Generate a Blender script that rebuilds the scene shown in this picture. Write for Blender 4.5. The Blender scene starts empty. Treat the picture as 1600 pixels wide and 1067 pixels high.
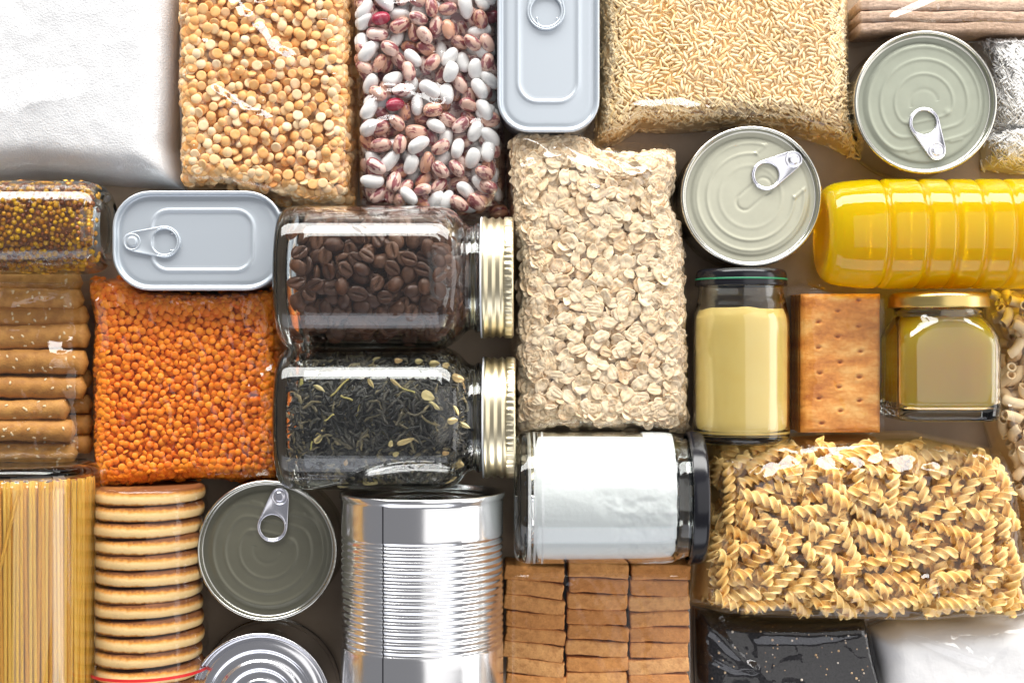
# Pantry goods laid side by side on a dark table, seen from straight above.
# Everything is laid out in photo pixels (1600 x 1067, z up) and scaled to metres at the very end.
import bpy, math, random
import numpy as np
from mathutils import Matrix, Vector, Euler

S = 0.00037            # metres per pixel at the table
CH = 2222.0            # camera height in pixels
D2R = math.radians
rng = np.random.default_rng(7)
random.seed(7)
scene = bpy.context.scene
COL = scene.collection

# ------------------------------------------------------------------ basics
def W(px, py, z=0.0):
    k = 1 - z / CH
    return np.array([(px - 800) * k, (533.5 - py) * k, z])

def Wp(pts, z):
    k = 1 - z / CH
    return np.array([((x - 800) * k, (533.5 - y) * k) for x, y in pts])

MESHES = {}
def mesh_from(V, F, name, mats, smooth=True, fmat=None):
    me = bpy.data.meshes.new(name)
    V = np.asarray(V, dtype=np.float32)
    if isinstance(F, np.ndarray):
        n, k = F.shape
        me.vertices.add(len(V)); me.vertices.foreach_set('co', V.ravel())
        me.loops.add(n * k); me.loops.foreach_set('vertex_index', F.astype(np.int32).ravel())
        me.polygons.add(n)
        me.polygons.foreach_set('loop_start', np.arange(0, n * k, k, dtype=np.int32))
        me.update(calc_edges=True)
    else:
        me.from_pydata(V.tolist(), [], [tuple(int(i) for i in f) for f in F])
    for m in (mats if isinstance(mats, (list, tuple)) else [mats]):
        me.materials.append(m)
    if fmat is not None:
        me.polygons.foreach_set('material_index', np.asarray(fmat, dtype=np.int32))
    me.polygons.foreach_set('use_smooth', np.full(len(me.polygons), smooth))
    me.validate()
    me.update()
    return me

def tag(o, label=None, cat=None, group=None, kind=None):
    if label: o['label'] = label
    if cat: o['category'] = cat
    if group: o['group'] = group
    if kind: o['kind'] = kind
    return o

def obj(name, VF, mat, parent=None, loc=(0, 0, 0), smooth=True, fmat=None):
    V, F = VF
    o = bpy.data.objects.new(name, mesh_from(V, F, name, mat, smooth, fmat))
    COL.objects.link(o)
    o.location = Vector([float(c) for c in loc])
    if parent is not None: o.parent = parent
    return o

def empty(name, loc, label, cat, group=None):
    o = bpy.data.objects.new(name, None)
    COL.objects.link(o)
    o.location = Vector([float(c) for c in loc])
    o.empty_display_size = 0.01
    return tag(o, label, cat, group)

def join(parts):
    Vs, Fs, n = [], [], 0
    arr = all(isinstance(f, np.ndarray) for _, f in parts) and len({f.shape[1] for _, f in parts}) == 1
    for V, F in parts:
        V = np.asarray(V)
        Vs.append(V)
        if arr: Fs.append(F + n)
        else: Fs.extend([[int(i) + n for i in f] for f in F])
        n += len(V)
    return np.concatenate(Vs), (np.concatenate(Fs) if arr else Fs)

def xf(VF, M=None, t=(0, 0, 0)):
    V, F = VF
    V = np.asarray(V, dtype=float)
    if M is not None: V = V @ np.asarray(M, dtype=float).T
    return V + np.asarray(t, dtype=float), F

def rot(ax, deg): return np.array(Matrix.Rotation(D2R(deg), 3, ax))
TO_X = np.array([[0, 0, 1.0], [0, 1, 0], [-1, 0, 0]])     # local z -> +x
TO_Y = np.array([[1.0, 0, 0], [0, 0, 1], [0, -1, 0]])     # local z -> +y

def loft(rings, closed=True, cap0=False, cap1=False):
    n = len(rings[0]); m = len(rings)
    V = np.concatenate([np.asarray(r, dtype=float) for r in rings])
    F = []
    for i in range(m - 1):
        for j in range(n if closed else n - 1):
            a, b = i * n + j, i * n + (j + 1) % n
            F.append((a, b, b + n, a + n))
    F = np.array(F)
    if cap0 or cap1:
        F = F.tolist()
        if cap0: F.append(list(range(n))[::-1])
        if cap1: F.append(list(range((m - 1) * n, m * n)))
    return V, F

def smooth_profile(pts, k=3):
    """Corner-cut a polyline so lathe edges read as rounded."""
    p = np.array(pts, dtype=float)
    for _ in range(k):
        q = [p[0]]
        for a, b in zip(p[:-1], p[1:]):
            q += [a * .75 + b * .25, a * .25 + b * .75]
        q.append(p[-1]); p = np.array(q)
    return p

def lathe(prof, n=96, shape=None):
    a = np.arange(n) * 2 * np.pi / n
    rings = []
    for r, h in prof:
        rr = r * (shape(a, r, h) if shape else 1)
        rings.append(np.stack([np.cos(a) * rr, np.sin(a) * rr, np.full(n, h)], 1))
    return loft(rings)

def box(sx, sy, sz, b=2.0, nb=3, ne=6):
    """rounded box standing on z=0, built as a loft of rounded rectangles."""
    rings = []
    for t in np.linspace(0, 1, nb + 1):
        an = t * math.pi / 2
        rings.append((b * (1 - math.sin(an)), b * (1 - math.cos(an))))
    L = [rrect(sx / 2 - o, sy / 2 - o, max(b - o, .3), z=z, ne=ne) for o, z in rings] + [rrect(sx / 2 - o, sy / 2 - o, max(b - o, .3), z=sz - z, ne=ne) for o, z in rings[::-1]]
    return loft(L, cap0=True, cap1=True)

def rrect(hx, hy, r, cx=0, cy=0, z=0, nc=8, ne=6):
    """closed rounded rectangle loop (always the same number of points)."""
    r = max(min(r, hx - .01, hy - .01), .01)
    P = []
    C = [(hx - r, hy - r, 0), (-hx + r, hy - r, 90), (-hx + r, -hy + r, 180), (hx - r, -hy + r, 270)]
    for k, (x, y, a0) in enumerate(C):
        for i in range(nc + 1):
            a = D2R(a0 + 90 * i / nc)
            P.append((cx + x + r * math.cos(a), cy + y + r * math.sin(a), z))
        xa, ya = P[-1][:2]
        x2, y2, a2 = C[(k + 1) % 4]
        xb, yb = cx + x2 + r * math.cos(D2R(a2)), cy + y2 + r * math.sin(D2R(a2))
        for i in range(1, ne):
            P.append((xa + (xb - xa) * i / ne, ya + (yb - ya) * i / ne, z))
    return np.array(P)

def sphere(nu=16, nv=10):
    V = [(0, 0, -1.0)]
    for i in range(1, nv):
        p = -math.pi / 2 + math.pi * i / nv
        for j in range(nu):
            a = 2 * math.pi * j / nu
            V.append((math.cos(p) * math.cos(a), math.cos(p) * math.sin(a), math.sin(p)))
    V.append((0, 0, 1.0))
    F = []
    for j in range(nu):
        k = (j + 1) % nu
        F.append((0, 1 + k, 1 + j, 1 + j)); t = len(V) - 1; b = 1 + (nv - 2) * nu
        F.append((t, b + j, b + k, b + k))
        for i in range(nv - 2):
            a = 1 + i * nu
            F.append((a + j, a + k, a + nu + k, a + nu + j))
    F = [f[:3] if f[2] == f[3] else f for f in F]
    return np.array(V), F

def tri(VF):
    V, F = VF
    T = []
    for f in F:
        for i in range(1, len(f) - 1): T.append((f[0], f[i], f[i + 1]))
    return V, np.array(T, dtype=np.int32)

def tube(pts, rad, n=10, caps=True, flat=1.0):
    """tube along a polyline; rad may be an array; ends closed."""
    P = np.asarray(pts, dtype=float); m = len(P)
    rad = np.broadcast_to(np.asarray(rad, dtype=float), (m,))
    T = np.gradient(P, axis=0); T /= np.linalg.norm(T, axis=1, keepdims=True) + 1e-9
    up = np.array([0, 0, 1.0]) if abs(T[0][2]) < .9 else np.array([0, 1.0, 0])
    R = []
    for i in range(m):
        s = np.cross(T[i], up); s /= np.linalg.norm(s) + 1e-9
        u = np.cross(s, T[i])
        a = np.arange(n) * 2 * np.pi / n
        R.append(P[i] + rad[i] * (np.cos(a)[:, None] * s + np.sin(a)[:, None] * u * flat))
        up = u
    return loft(R, cap0=caps, cap1=caps)

# ------------------------------------------------------------------ value noise (layout only)
def vnoise(x, y, seed=0):
    xi, yi = np.floor(x).astype(np.int64), np.floor(y).astype(np.int64)
    fx, fy = x - xi, y - yi
    fx = fx * fx * (3 - 2 * fx); fy = fy * fy * (3 - 2 * fy)
    def h(a, b):
        n = (a * 374761393 + b * 668265263 + seed * 974634777) & 0xffffffff
        n = ((n ^ (n >> 13)) * 1274126177) & 0xffffffff
        return ((n ^ (n >> 16)) & 0xffff) / 65535.0
    return (h(xi, yi) * (1 - fx) + h(xi + 1, yi) * fx) * (1 - fy) + (h(xi, yi + 1) * (1 - fx) + h(xi + 1, yi + 1) * fx) * fy

def fbm(x, y, seed=0, o=4):
    s, a, t = 0, 1, 0
    for i in range(o):
        s = s + a * (vnoise(x * 2 ** i, y * 2 ** i, seed + i * 17) - .5); t += a; a *= .5
    return s / t * 2

# ------------------------------------------------------------------ materials
def nmat(name):
    m = bpy.data.materials.new(name); m.use_nodes = True
    nt = m.node_tree; nt.nodes.clear()
    return m, nt, nt.nodes.new('ShaderNodeOutputMaterial')

def nd(nt, typ, **kw):
    n = nt.nodes.new('ShaderNode' + typ)
    for k, v in kw.items():
        if k in n.inputs.keys(): n.inputs[k].default_value = v
        else: setattr(n, k, v)
    return n

def ramp(nt, stops, src=None, interp='LINEAR'):
    r = nt.nodes.new('ShaderNodeValToRGB'); r.color_ramp.interpolation = interp
    e = r.color_ramp.elements
    while len(e) < len(stops): e.new(.5)
    for el, (p, c) in zip(e, stops): el.position = p; el.color = (*c, 1)
    if src is not None: nt.links.new(src, r.inputs[0])
    return r

def mixc(nt, fac, a, b, mode='MIX'):
    m = nt.nodes.new('ShaderNodeMix'); m.data_type = 'RGBA'; m.blend_type = mode
    for s, v in ((m.inputs['Factor'], fac), (m.inputs['A'], a), (m.inputs['B'], b)):
        if hasattr(v, 'links') or hasattr(v, 'is_linked'): nt.links.new(v, s)
        else: s.default_value = v if not isinstance(v, tuple) else (*v, 1)
    return m.outputs['Result']

def math_(nt, op, a, b=0.0, clamp=False):
    m = nt.nodes.new('ShaderNodeMath'); m.operation = op; m.use_clamp = clamp
    for i, v in enumerate((a, b)):
        if hasattr(v, 'is_linked'): nt.links.new(v, m.inputs[i])
        else: m.inputs[i].default_value = v
    return m.outputs[0]

def noise(nt, size, detail=4, rough=.55, vec=None, coord='Object', stretch=None, dist=0):
    n = nd(nt, 'TexNoise', Scale=1 / (size * S), Detail=detail, Roughness=rough, Distortion=dist)
    v = vec or nt.nodes.new('ShaderNodeTexCoord').outputs[coord]
    if stretch:
        mp = nt.nodes.new('ShaderNodeMapping'); mp.inputs['Scale'].default_value = stretch
        nt.links.new(v, mp.inputs[0]); v = mp.outputs[0]
    nt.links.new(v, n.inputs['Vector'])
    return n.outputs['Fac']

def rand_of(nt):
    """one random number per object, or per loose piece inside one mesh."""
    a = nt.nodes.new('ShaderNodeObjectInfo').outputs['Random']
    b = nt.nodes.new('ShaderNodeNewGeometry').outputs['Random Per Island']
    return math_(nt, 'FRACT', math_(nt, 'ADD', a, b))

def bump(nt, h, strength, dist_px):
    b = nd(nt, 'Bump', Strength=strength, Distance=dist_px * S)
    nt.links.new(h, b.inputs['Height'])
    return b.outputs['Normal']

def pbr(name, color=(.5, .5, .5), rough=.5, metal=0.0, spec=.5, stops=None, nz=None, bumps=None, sss=0, coat=0, sss_r=(1, .6, .3)):
    """stops: colour ramp over the piece's random number; nz=(size, dark factor colour, amount); bumps=(size, strength, px)."""
    m, nt, out = nmat(name)
    p = nd(nt, 'BsdfPrincipled', Roughness=rough, Metallic=metal)
    p.inputs['Specular IOR Level'].default_value = spec
    c = None
    if stops: c = ramp(nt, stops, rand_of(nt)).outputs[0]
    if nz:
        size, col, amt = nz[:3]
        f = noise(nt, size, 5, .6, stretch=nz[3] if len(nz) > 3 else None)
        f = math_(nt, 'MULTIPLY', ramp(nt, [(.35, (0, 0, 0)), (.68, (1, 1, 1))], f).outputs[0], amt)
        c = mixc(nt, f, c if c is not None else color, col)
    if c is not None: nt.links.new(c, p.inputs['Base Color'])
    else: p.inputs['Base Color'].default_value = (*color, 1)
    if bumps: nt.links.new(bump(nt, noise(nt, bumps[0], 5, .6), bumps[1], bumps[2]), p.inputs['Normal'])
    if sss:
        p.inputs['Subsurface Weight'].default_value = sss
        p.inputs['Subsurface Radius'].default_value = sss_r
        p.inputs['Subsurface Scale'].default_value = 4 * S
    if coat:
        p.inputs['Coat Weight'].default_value = coat; p.inputs['Coat Roughness'].default_value = .08
    nt.links.new(p.outputs[0], out.inputs[0])
    return m

def film_mat(name, wr=34, strength=.07, refl=.68, tint=(.985, .985, .985), rough=.06):
    m, nt, out = nmat(name)
    tr = nd(nt, 'BsdfTransparent', Color=(*tint, 1))
    gl = nd(nt, 'BsdfGlossy', Roughness=rough, Color=(1, 1, 1, 1))
    fr = nd(nt, 'LayerWeight', Blend=.5)          # Schlick's curve, the same from both sides of the sheet
    f = math_(nt, 'POWER', fr.outputs['Facing'], 5.0)
    f = math_(nt, 'MULTIPLY', math_(nt, 'ADD', math_(nt, 'MULTIPLY', f, .96), .04), 1.7 * refl, True)
    h = noise(nt, wr, 3, .5, dist=.6)
    h2 = noise(nt, wr * .3, 2, .5)
    hh = math_(nt, 'ADD', h, math_(nt, 'MULTIPLY', h2, .12))
    nrm = bump(nt, hh, strength, 10)
    nt.links.new(nrm, gl.inputs['Normal']); nt.links.new(nrm, fr.inputs['Normal'])
    mx = nt.nodes.new('ShaderNodeMixShader')
    nt.links.new(f, mx.inputs[0]); nt.links.new(tr.outputs[0], mx.inputs[1]); nt.links.new(gl.outputs[0], mx.inputs[2])
    nt.links.new(mx.outputs[0], out.inputs[0])
    return m

def glass_mat(name, col=(.985, .995, .99), ior=1.5, absorb=None, dens=0, rough=0.0):
    m, nt, out = nmat(name)
    g = nd(nt, 'BsdfGlass', Color=(*col, 1), IOR=ior, Roughness=rough)
    nt.links.new(g.outputs[0], out.inputs[0])
    if absorb:
        v = nd(nt, 'VolumeAbsorption', Color=(*absorb, 1), Density=dens / S)
        nt.links.new(v.outputs[0], out.inputs['Volume'])
    return m

def liquid_mat(name, ior, absorb, dens, glow, glow_mix, thru=None, part=0):
    """clear golden liquid with absorption, plus a scattering colour added to make the body glow."""
    m, nt, out = nmat(name)
    g = nd(nt, 'BsdfGlass', Color=(1, 1, 1, 1), IOR=ior, Roughness=0.0)
    p = nd(nt, 'BsdfPrincipled', Roughness=0.0, IOR=ior)
    p.inputs['Base Color'].default_value = (*glow, 1)
    p.inputs['Subsurface Weight'].default_value = 1.0
    p.inputs['Subsurface Radius'].default_value = (1.0, .75, .15)
    p.inputs['Subsurface Scale'].default_value = 120 * S
    mx = nt.nodes.new('ShaderNodeMixShader'); mx.inputs[0].default_value = glow_mix  # added scattering colour stands in for light gathered inside the liquid
    nt.links.new(g.outputs[0], mx.inputs[1]); nt.links.new(p.outputs[0], mx.inputs[2])
    last = mx.outputs[0]
    if thru:                                   # added straight-through share, imitates the tinted light refracted onto the neighbours
        tr = nd(nt, 'BsdfTransparent', Color=(*thru, 1))
        m2 = nt.nodes.new('ShaderNodeMixShader'); m2.inputs[0].default_value = part
        nt.links.new(last, m2.inputs[1]); nt.links.new(tr.outputs[0], m2.inputs[2]); last = m2.outputs[0]
    nt.links.new(last, out.inputs[0])
    v = nd(nt, 'VolumeAbsorption', Color=(*absorb, 1), Density=dens / S)
    nt.links.new(v.outputs[0], out.inputs['Volume'])
    return m

M = {}
M['table'] = pbr('table_brown', (.40, .30, .21), .55, nz=(60, (.32, .235, .16), .8), bumps=(3, .25, .6))
M['lid'] = pbr('greenish_lid', (.35, .37, .295), .38, .35, nz=(26, tuple(.86 * q for q in (.35, .37, .295)), .5), bumps=(1.2, .09, .3))
M['lid_beige'] = pbr('beige_lid', (.49, .485, .38), .38, .35, nz=(26, tuple(.86 * q for q in (.49, .485, .38)), .5), bumps=(1.2, .09, .3))
M['lid_olive'] = pbr('olive_lid', (.155, .15, .11), .36, .35, nz=(26, tuple(.86 * q for q in (.155, .15, .11)), .5), bumps=(1.2, .09, .3))
M['can'] = pbr('can_side', (.62, .61, .55), .22, 1.0)
M['tab'] = pbr('pull_tab', (.78, .78, .84), .24, 1.0)
M['tin'] = pbr('sardine_tin', (.55, .60, .65), .36, .5, bumps=(1.3, .07, .3))
M['steel'] = pbr('tinplate', (.86, .86, .87), .18, 1.0, bumps=(40, .05, 2))
M['shiny'] = pbr('can_end_steel', (.80, .80, .83), .2, 1.0)
M['gold'] = pbr('gold_lid', (.80, .71, .49), .34, 1.0)
M['goldd'] = pbr('honey_lid_gold', (.72, .54, .20), .28, 1.0, bumps=(1.5, .1, .3))
M['white_plastic'] = pbr('lid_liner', (.8, .82, .84), .4)
M['black_lid'] = pbr('black_lid', (.008, .008, .011), .18, 0, .4)
M['green'] = pbr('green_band', (.01, .19, .08), .4)
M['red'] = pbr('red_tape', (.65, .02, .02), .4)
M['glass'] = glass_mat('jar_glass')
M['glass_green'] = glass_mat('greenish_glass', (.985, .997, .99))
M['film'] = film_mat('clear_film')
M['film_tight'] = film_mat('tight_film', 70, .05, .42)
M['film_soft'] = film_mat('soft_film', 46, .1, .6)
M['film_grey'] = film_mat('dark_film_edge', 30, .3, 1.2, (.8, .78, .8))

# ------------------------------------------------------------------ table
def build_table():
    n = 2
    g = 2600.0
    V = np.array([(-g, -g, 0), (g, -g, 0), (g, g, 0), (-g, g, 0)])
    t = obj('table', (V, np.array([[0, 1, 2, 3]])), M['table'])
    tag(t, 'dark brown table top showing in the gaps between the goods', 'table', kind='structure')
build_table()

# ------------------------------------------------------------------ bags: outline, raster, packing
def resample(poly, step):
    P = np.asarray(poly, dtype=float); out = []
    for a, b in zip(P, np.roll(P, -1, axis=0)):
        k = max(1, int(np.linalg.norm(b - a) / step))
        for i in range(k): out.append(a + (b - a) * i / k)
    return np.array(out)

def sdf_poly(P, X, Y):
    """distance inside a closed polygon (positive inside)."""
    d = np.full(X.shape, 1e9); inside = np.zeros(X.shape, bool)
    for a, b in zip(P, np.roll(P, -1, axis=0)):
        e = b - a; wx, wy = X - a[0], Y - a[1]
        t = np.clip((wx * e[0] + wy * e[1]) / (e @ e + 1e-9), 0, 1)
        d = np.minimum(d, (wx - t * e[0]) ** 2 + (wy - t * e[1]) ** 2)
        c = (a[1] <= Y) != (b[1] <= Y)
        with np.errstate(divide='ignore', invalid='ignore'):
            xi = a[0] + (Y - a[1]) * e[0] / (e[1] if abs(e[1]) > 1e-9 else 1e-9)
        inside ^= c & (X < xi)
    return np.where(inside, 1, -1) * np.sqrt(d)

class Field:
    """a height raster over a bag outline, in world pixels."""
    def __init__(s, poly, g):
        s.P = poly; s.g = g
        lo, hi = poly.min(0) - 14, poly.max(0) + 14
        s.x0, s.y0 = lo
        s.nx, s.ny = int((hi[0] - lo[0]) / g) + 1, int((hi[1] - lo[1]) / g) + 1
        s.X, s.Y = np.meshgrid(s.x0 + np.arange(s.nx) * g, s.y0 + np.arange(s.ny) * g)
        s.d = sdf_poly(poly, s.X, s.Y)
    def sample(s, A, x, y):
        fx = np.clip((x - s.x0) / s.g, 0, s.nx - 1.001); fy = np.clip((y - s.y0) / s.g, 0, s.ny - 1.001)
        i, j = fx.astype(int), fy.astype(int); u, v = fx - i, fy - j
        return (A[j, i] * (1 - u) + A[j, i + 1] * u) * (1 - v) + (A[j + 1, i] * (1 - u) + A[j + 1, i + 1] * u) * v

def pillow(d, h, w):
    t = np.clip(d / w, 0, 1)
    return h * np.sqrt(1 - (1 - t) ** 2)

def blur(A, r, it=2):
    for _ in range(it):
        for ax in (0, 1):
            B = np.pad(A, [(r, r) if k == ax else (0, 0) for k in (0, 1)], mode='edge')
            c = np.cumsum(B, axis=ax); c = np.insert(c, 0, 0, axis=ax)
            n = A.shape[ax]
            A = (np.take(c, np.arange(2 * r + 1, 2 * r + 1 + n), ax) - np.take(c, np.arange(0, n), ax)) / (2 * r + 1)
    return A

def maxf(A, r):
    B = A.copy()
    for ax in (0, 1):
        C = B.copy()
        for k in range(1, r + 1):
            for sg in (k, -k):
                R = np.roll(B, sg, ax); C = np.maximum(C, R)
        B = C
    return B

def make_lib(kinds, n, g, tilt, flip=True, weights=None, yaw=None):
    """random orientations of the kinds, with their lower and upper rasters."""
    lib = []
    T3 = [tri(k) for k in kinds]
    for i in range(n):
        k = int(rng.choice(len(kinds), p=weights))
        V, F = T3[k]
        ya = rng.uniform(0, 2 * math.pi) if yaw is None else yaw()
        R = Matrix.Rotation(ya, 3, 'Z') @ Matrix.Rotation(rng.normal(0, D2R(tilt)), 3, 'X') @ Matrix.Rotation(rng.normal(0, D2R(tilt)), 3, 'Y')
        if flip == 'roll': R = R @ Matrix.Rotation(rng.uniform(0, 2 * math.pi), 3, 'X')
        elif flip and rng.random() < .5: R = R @ Matrix.Rotation(math.pi, 3, 'X')
        Rn = np.array(R)
        P = V @ Rn.T
        A, B, C = P[F[:, 0]], P[F[:, 1]], P[F[:, 2]]
        pts = [P]
        for u, v in ((.33, .33), (.5, .25), (.25, .5), (.25, .25), (.6, .2), (.2, .6), (.2, .2)):
            pts.append(A * u + B * v + C * (1 - u - v))
        Q = np.concatenate(pts)
        ix = np.round(Q[:, 0] / g).astype(int); iy = np.round(Q[:, 1] / g).astype(int)
        hx, hy = abs(ix).max(), abs(iy).max()
        lo = np.full((2 * hy + 1, 2 * hx + 1), 1e9); up = np.full_like(lo, -1e9)
        np.minimum.at(lo, (iy + hy, ix + hx), Q[:, 2]); np.maximum.at(up, (iy + hy, ix + hx), Q[:, 2])
        m = up > -1e8
        lib.append((k, R, lo, up, m, hx, hy))
    return lib

def pack(f, T, depth, lib, margin, K=12, tol=2.0, nmax=6000, fails=90, sink=0.0, slope=.75, ok=None):
    """drop pieces onto a floor DEPTH under T; keep the lowest of K tries; nothing may rise over T + tol."""
    H = T - depth
    gy, gx = np.gradient(T, f.g); G = np.clip(np.hypot(gx, gy), 0, 2.5)
    ids = np.full(T.shape, -1)
    inside = (f.d > margin) if ok is None else ok
    cy, cx = np.nonzero(inside)
    placed = []; bad = 0
    while len(placed) < nmax and bad < fails:
        best = None
        for _ in range(K):
            q = int(rng.integers(len(cx))); li = int(rng.integers(len(lib)))
            k, R, lo, up, m, hx, hy = lib[li]
            x, y = cx[q], cy[q]
            if x - hx < 0 or y - hy < 0 or x + hx >= f.nx or y + hy >= f.ny: continue
            sl = (slice(y - hy, y + hy + 1), slice(x - hx, x + hx + 1))
            h = H[sl][m]
            z = (h - lo[m]).max() - sink - min(G[y, x] * min(hx, hy) * f.g * slope, 14)
            ex = (z + up[m] - T[sl][m])
            if (ex.max() > tol + 8 and G[y, x] < .5) or ex.mean() > tol + min(G[y, x] * 5, 8): continue
            sc = ex.mean()
            if best is None or sc < best[0]: best = (sc, li, x, y, z, sl)
        if best is None: bad += 1; continue
        bad = 0
        _, li, x, y, z, sl = best
        k, R, lo, up, m, hx, hy = lib[li]
        top = z + up
        hit = m & (top > H[sl])
        H[sl][hit] = top[hit]; ids[sl][hit] = len(placed)
        placed.append((k, R, f.x0 + x * f.g, f.y0 + y * f.g, z))
    vis = np.bincount(ids[ids >= 0].ravel(), minlength=len(placed)) if placed else np.zeros(0)
    return placed, vis, H

def scatter(placed, vis, kinds, names, mats, label, cat, group, nsel=300, minvis=4, rest=None, core=None, rest_mat=None):
    """the pieces that show most become objects; the others and the filling under them one stuff object."""
    order = np.argsort(-vis)
    sel = set(int(i) for i in order[:nsel] if vis[i] >= minvis)
    meshes = [mesh_from(*tri(k), nm, mt, True) for k, nm, mt in zip(kinds, names, mats)]
    out = []
    for i in sorted(sel):
        k, R, x, y, z = placed[i]
        o = bpy.data.objects.new(names[k], meshes[k]); COL.objects.link(o)
        o.location = (x, y, z); o.rotation_euler = R.to_euler()
        lb = label(k, x, y) if callable(label) else label
        gp = group(k) if callable(group) else group
        tag(o, lb, cat(k) if callable(cat) else cat, gp)
        out.append(o)
    parts = []; fm = []
    T3 = [tri(k) for k in kinds]
    um = list(dict.fromkeys(mats))
    for i, (k, R, x, y, z) in enumerate(placed):
        if i in sel: continue
        if vis[i] < 1: continue
        V, F = T3[k]
        parts.append((V @ np.array(R).T + np.array([x, y, z]), F)); fm += [um.index(mats[k])] * len(F)
    if rest and (parts or core):
        if core is not None:
            parts.append(core)
            if rest_mat is not None:
                if rest_mat not in um: um.append(rest_mat)
                fm += [um.index(rest_mat)] * len(core[1])
            else: fm += [0] * len(core[1])
        o = obj(rest[0], join(parts), um, fmat=fm)
        tag(o, rest[1], rest[2], kind='stuff')
    return out

def core_mesh(bag, T, step=4.0, lo=.5, inset=1.0):
    """skin under the pieces, following the bag's outline."""
    f = bag.f
    nu = int(np.ptp(bag.poly[:, 0]) / step) + 2; nv = int(np.ptp(bag.poly[:, 1]) / step) + 2
    P = coons(bag.e, nu, nv)
    c = P.mean((0, 1)); x, y = P[..., 0], P[..., 1]
    Z = np.maximum(f.sample(T, x, y), lo)
    Z[0, :] = Z[-1, :] = lo; Z[:, 0] = Z[:, -1] = lo
    V = np.stack([x, y, Z], -1).reshape(-1, 3)
    i = np.arange(nu * nv).reshape(nv, nu)
    a, b, c, d = i[:-1, :-1].ravel(), i[:-1, 1:].ravel(), i[1:, 1:].ravel(), i[1:, :-1].ravel()
    return V, np.concatenate([np.stack([a, b, c], 1), np.stack([a, c, d], 1)])

def raster_mesh(X, Y, Z, keep):
    ny, nx = X.shape
    idx = np.arange(nx * ny).reshape(ny, nx)
    k = keep[:-1, :-1] & keep[1:, :-1] & keep[:-1, 1:] & keep[1:, 1:]
    a, b, c, d = idx[:-1, :-1][k], idx[:-1, 1:][k], idx[1:, 1:][k], idx[1:, :-1][k]
    F = np.concatenate([np.stack([a, b, c], 1), np.stack([a, c, d], 1)])
    used = np.unique(F); mp = np.full(nx * ny, -1); mp[used] = np.arange(len(used))
    V = np.stack([X.ravel(), Y.ravel(), Z.ravel()], 1)[used]
    return V, mp[F]

def coons(poly4, nu, nv):
    """four boundary polylines (bottom, right, top, left), corner to corner, to a grid of points."""
    def at(L, t):
        L = np.asarray(L, dtype=float); s = np.r_[0, np.cumsum(np.linalg.norm(np.diff(L, axis=0), axis=1))]; s /= s[-1]
        return np.stack([np.interp(t, s, L[:, 0]), np.interp(t, s, L[:, 1])], -1)
    b, r, t, l = poly4
    u = np.linspace(0, 1, nu); v = np.linspace(0, 1, nv)
    B, Tt, L, R = at(b, u), at(t, u), at(l, v), at(r, v)
    U, Vv = np.meshgrid(u, v)
    U = U[..., None]; Vv = Vv[..., None]
    P = (1 - Vv) * B[None] + Vv * Tt[None] + (1 - U) * L[:, None] + U * R[:, None]
    P -= (1 - U) * (1 - Vv) * B[0] + U * (1 - Vv) * B[-1] + (1 - U) * Vv * Tt[0] + U * Vv * Tt[-1]
    return P

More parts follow.
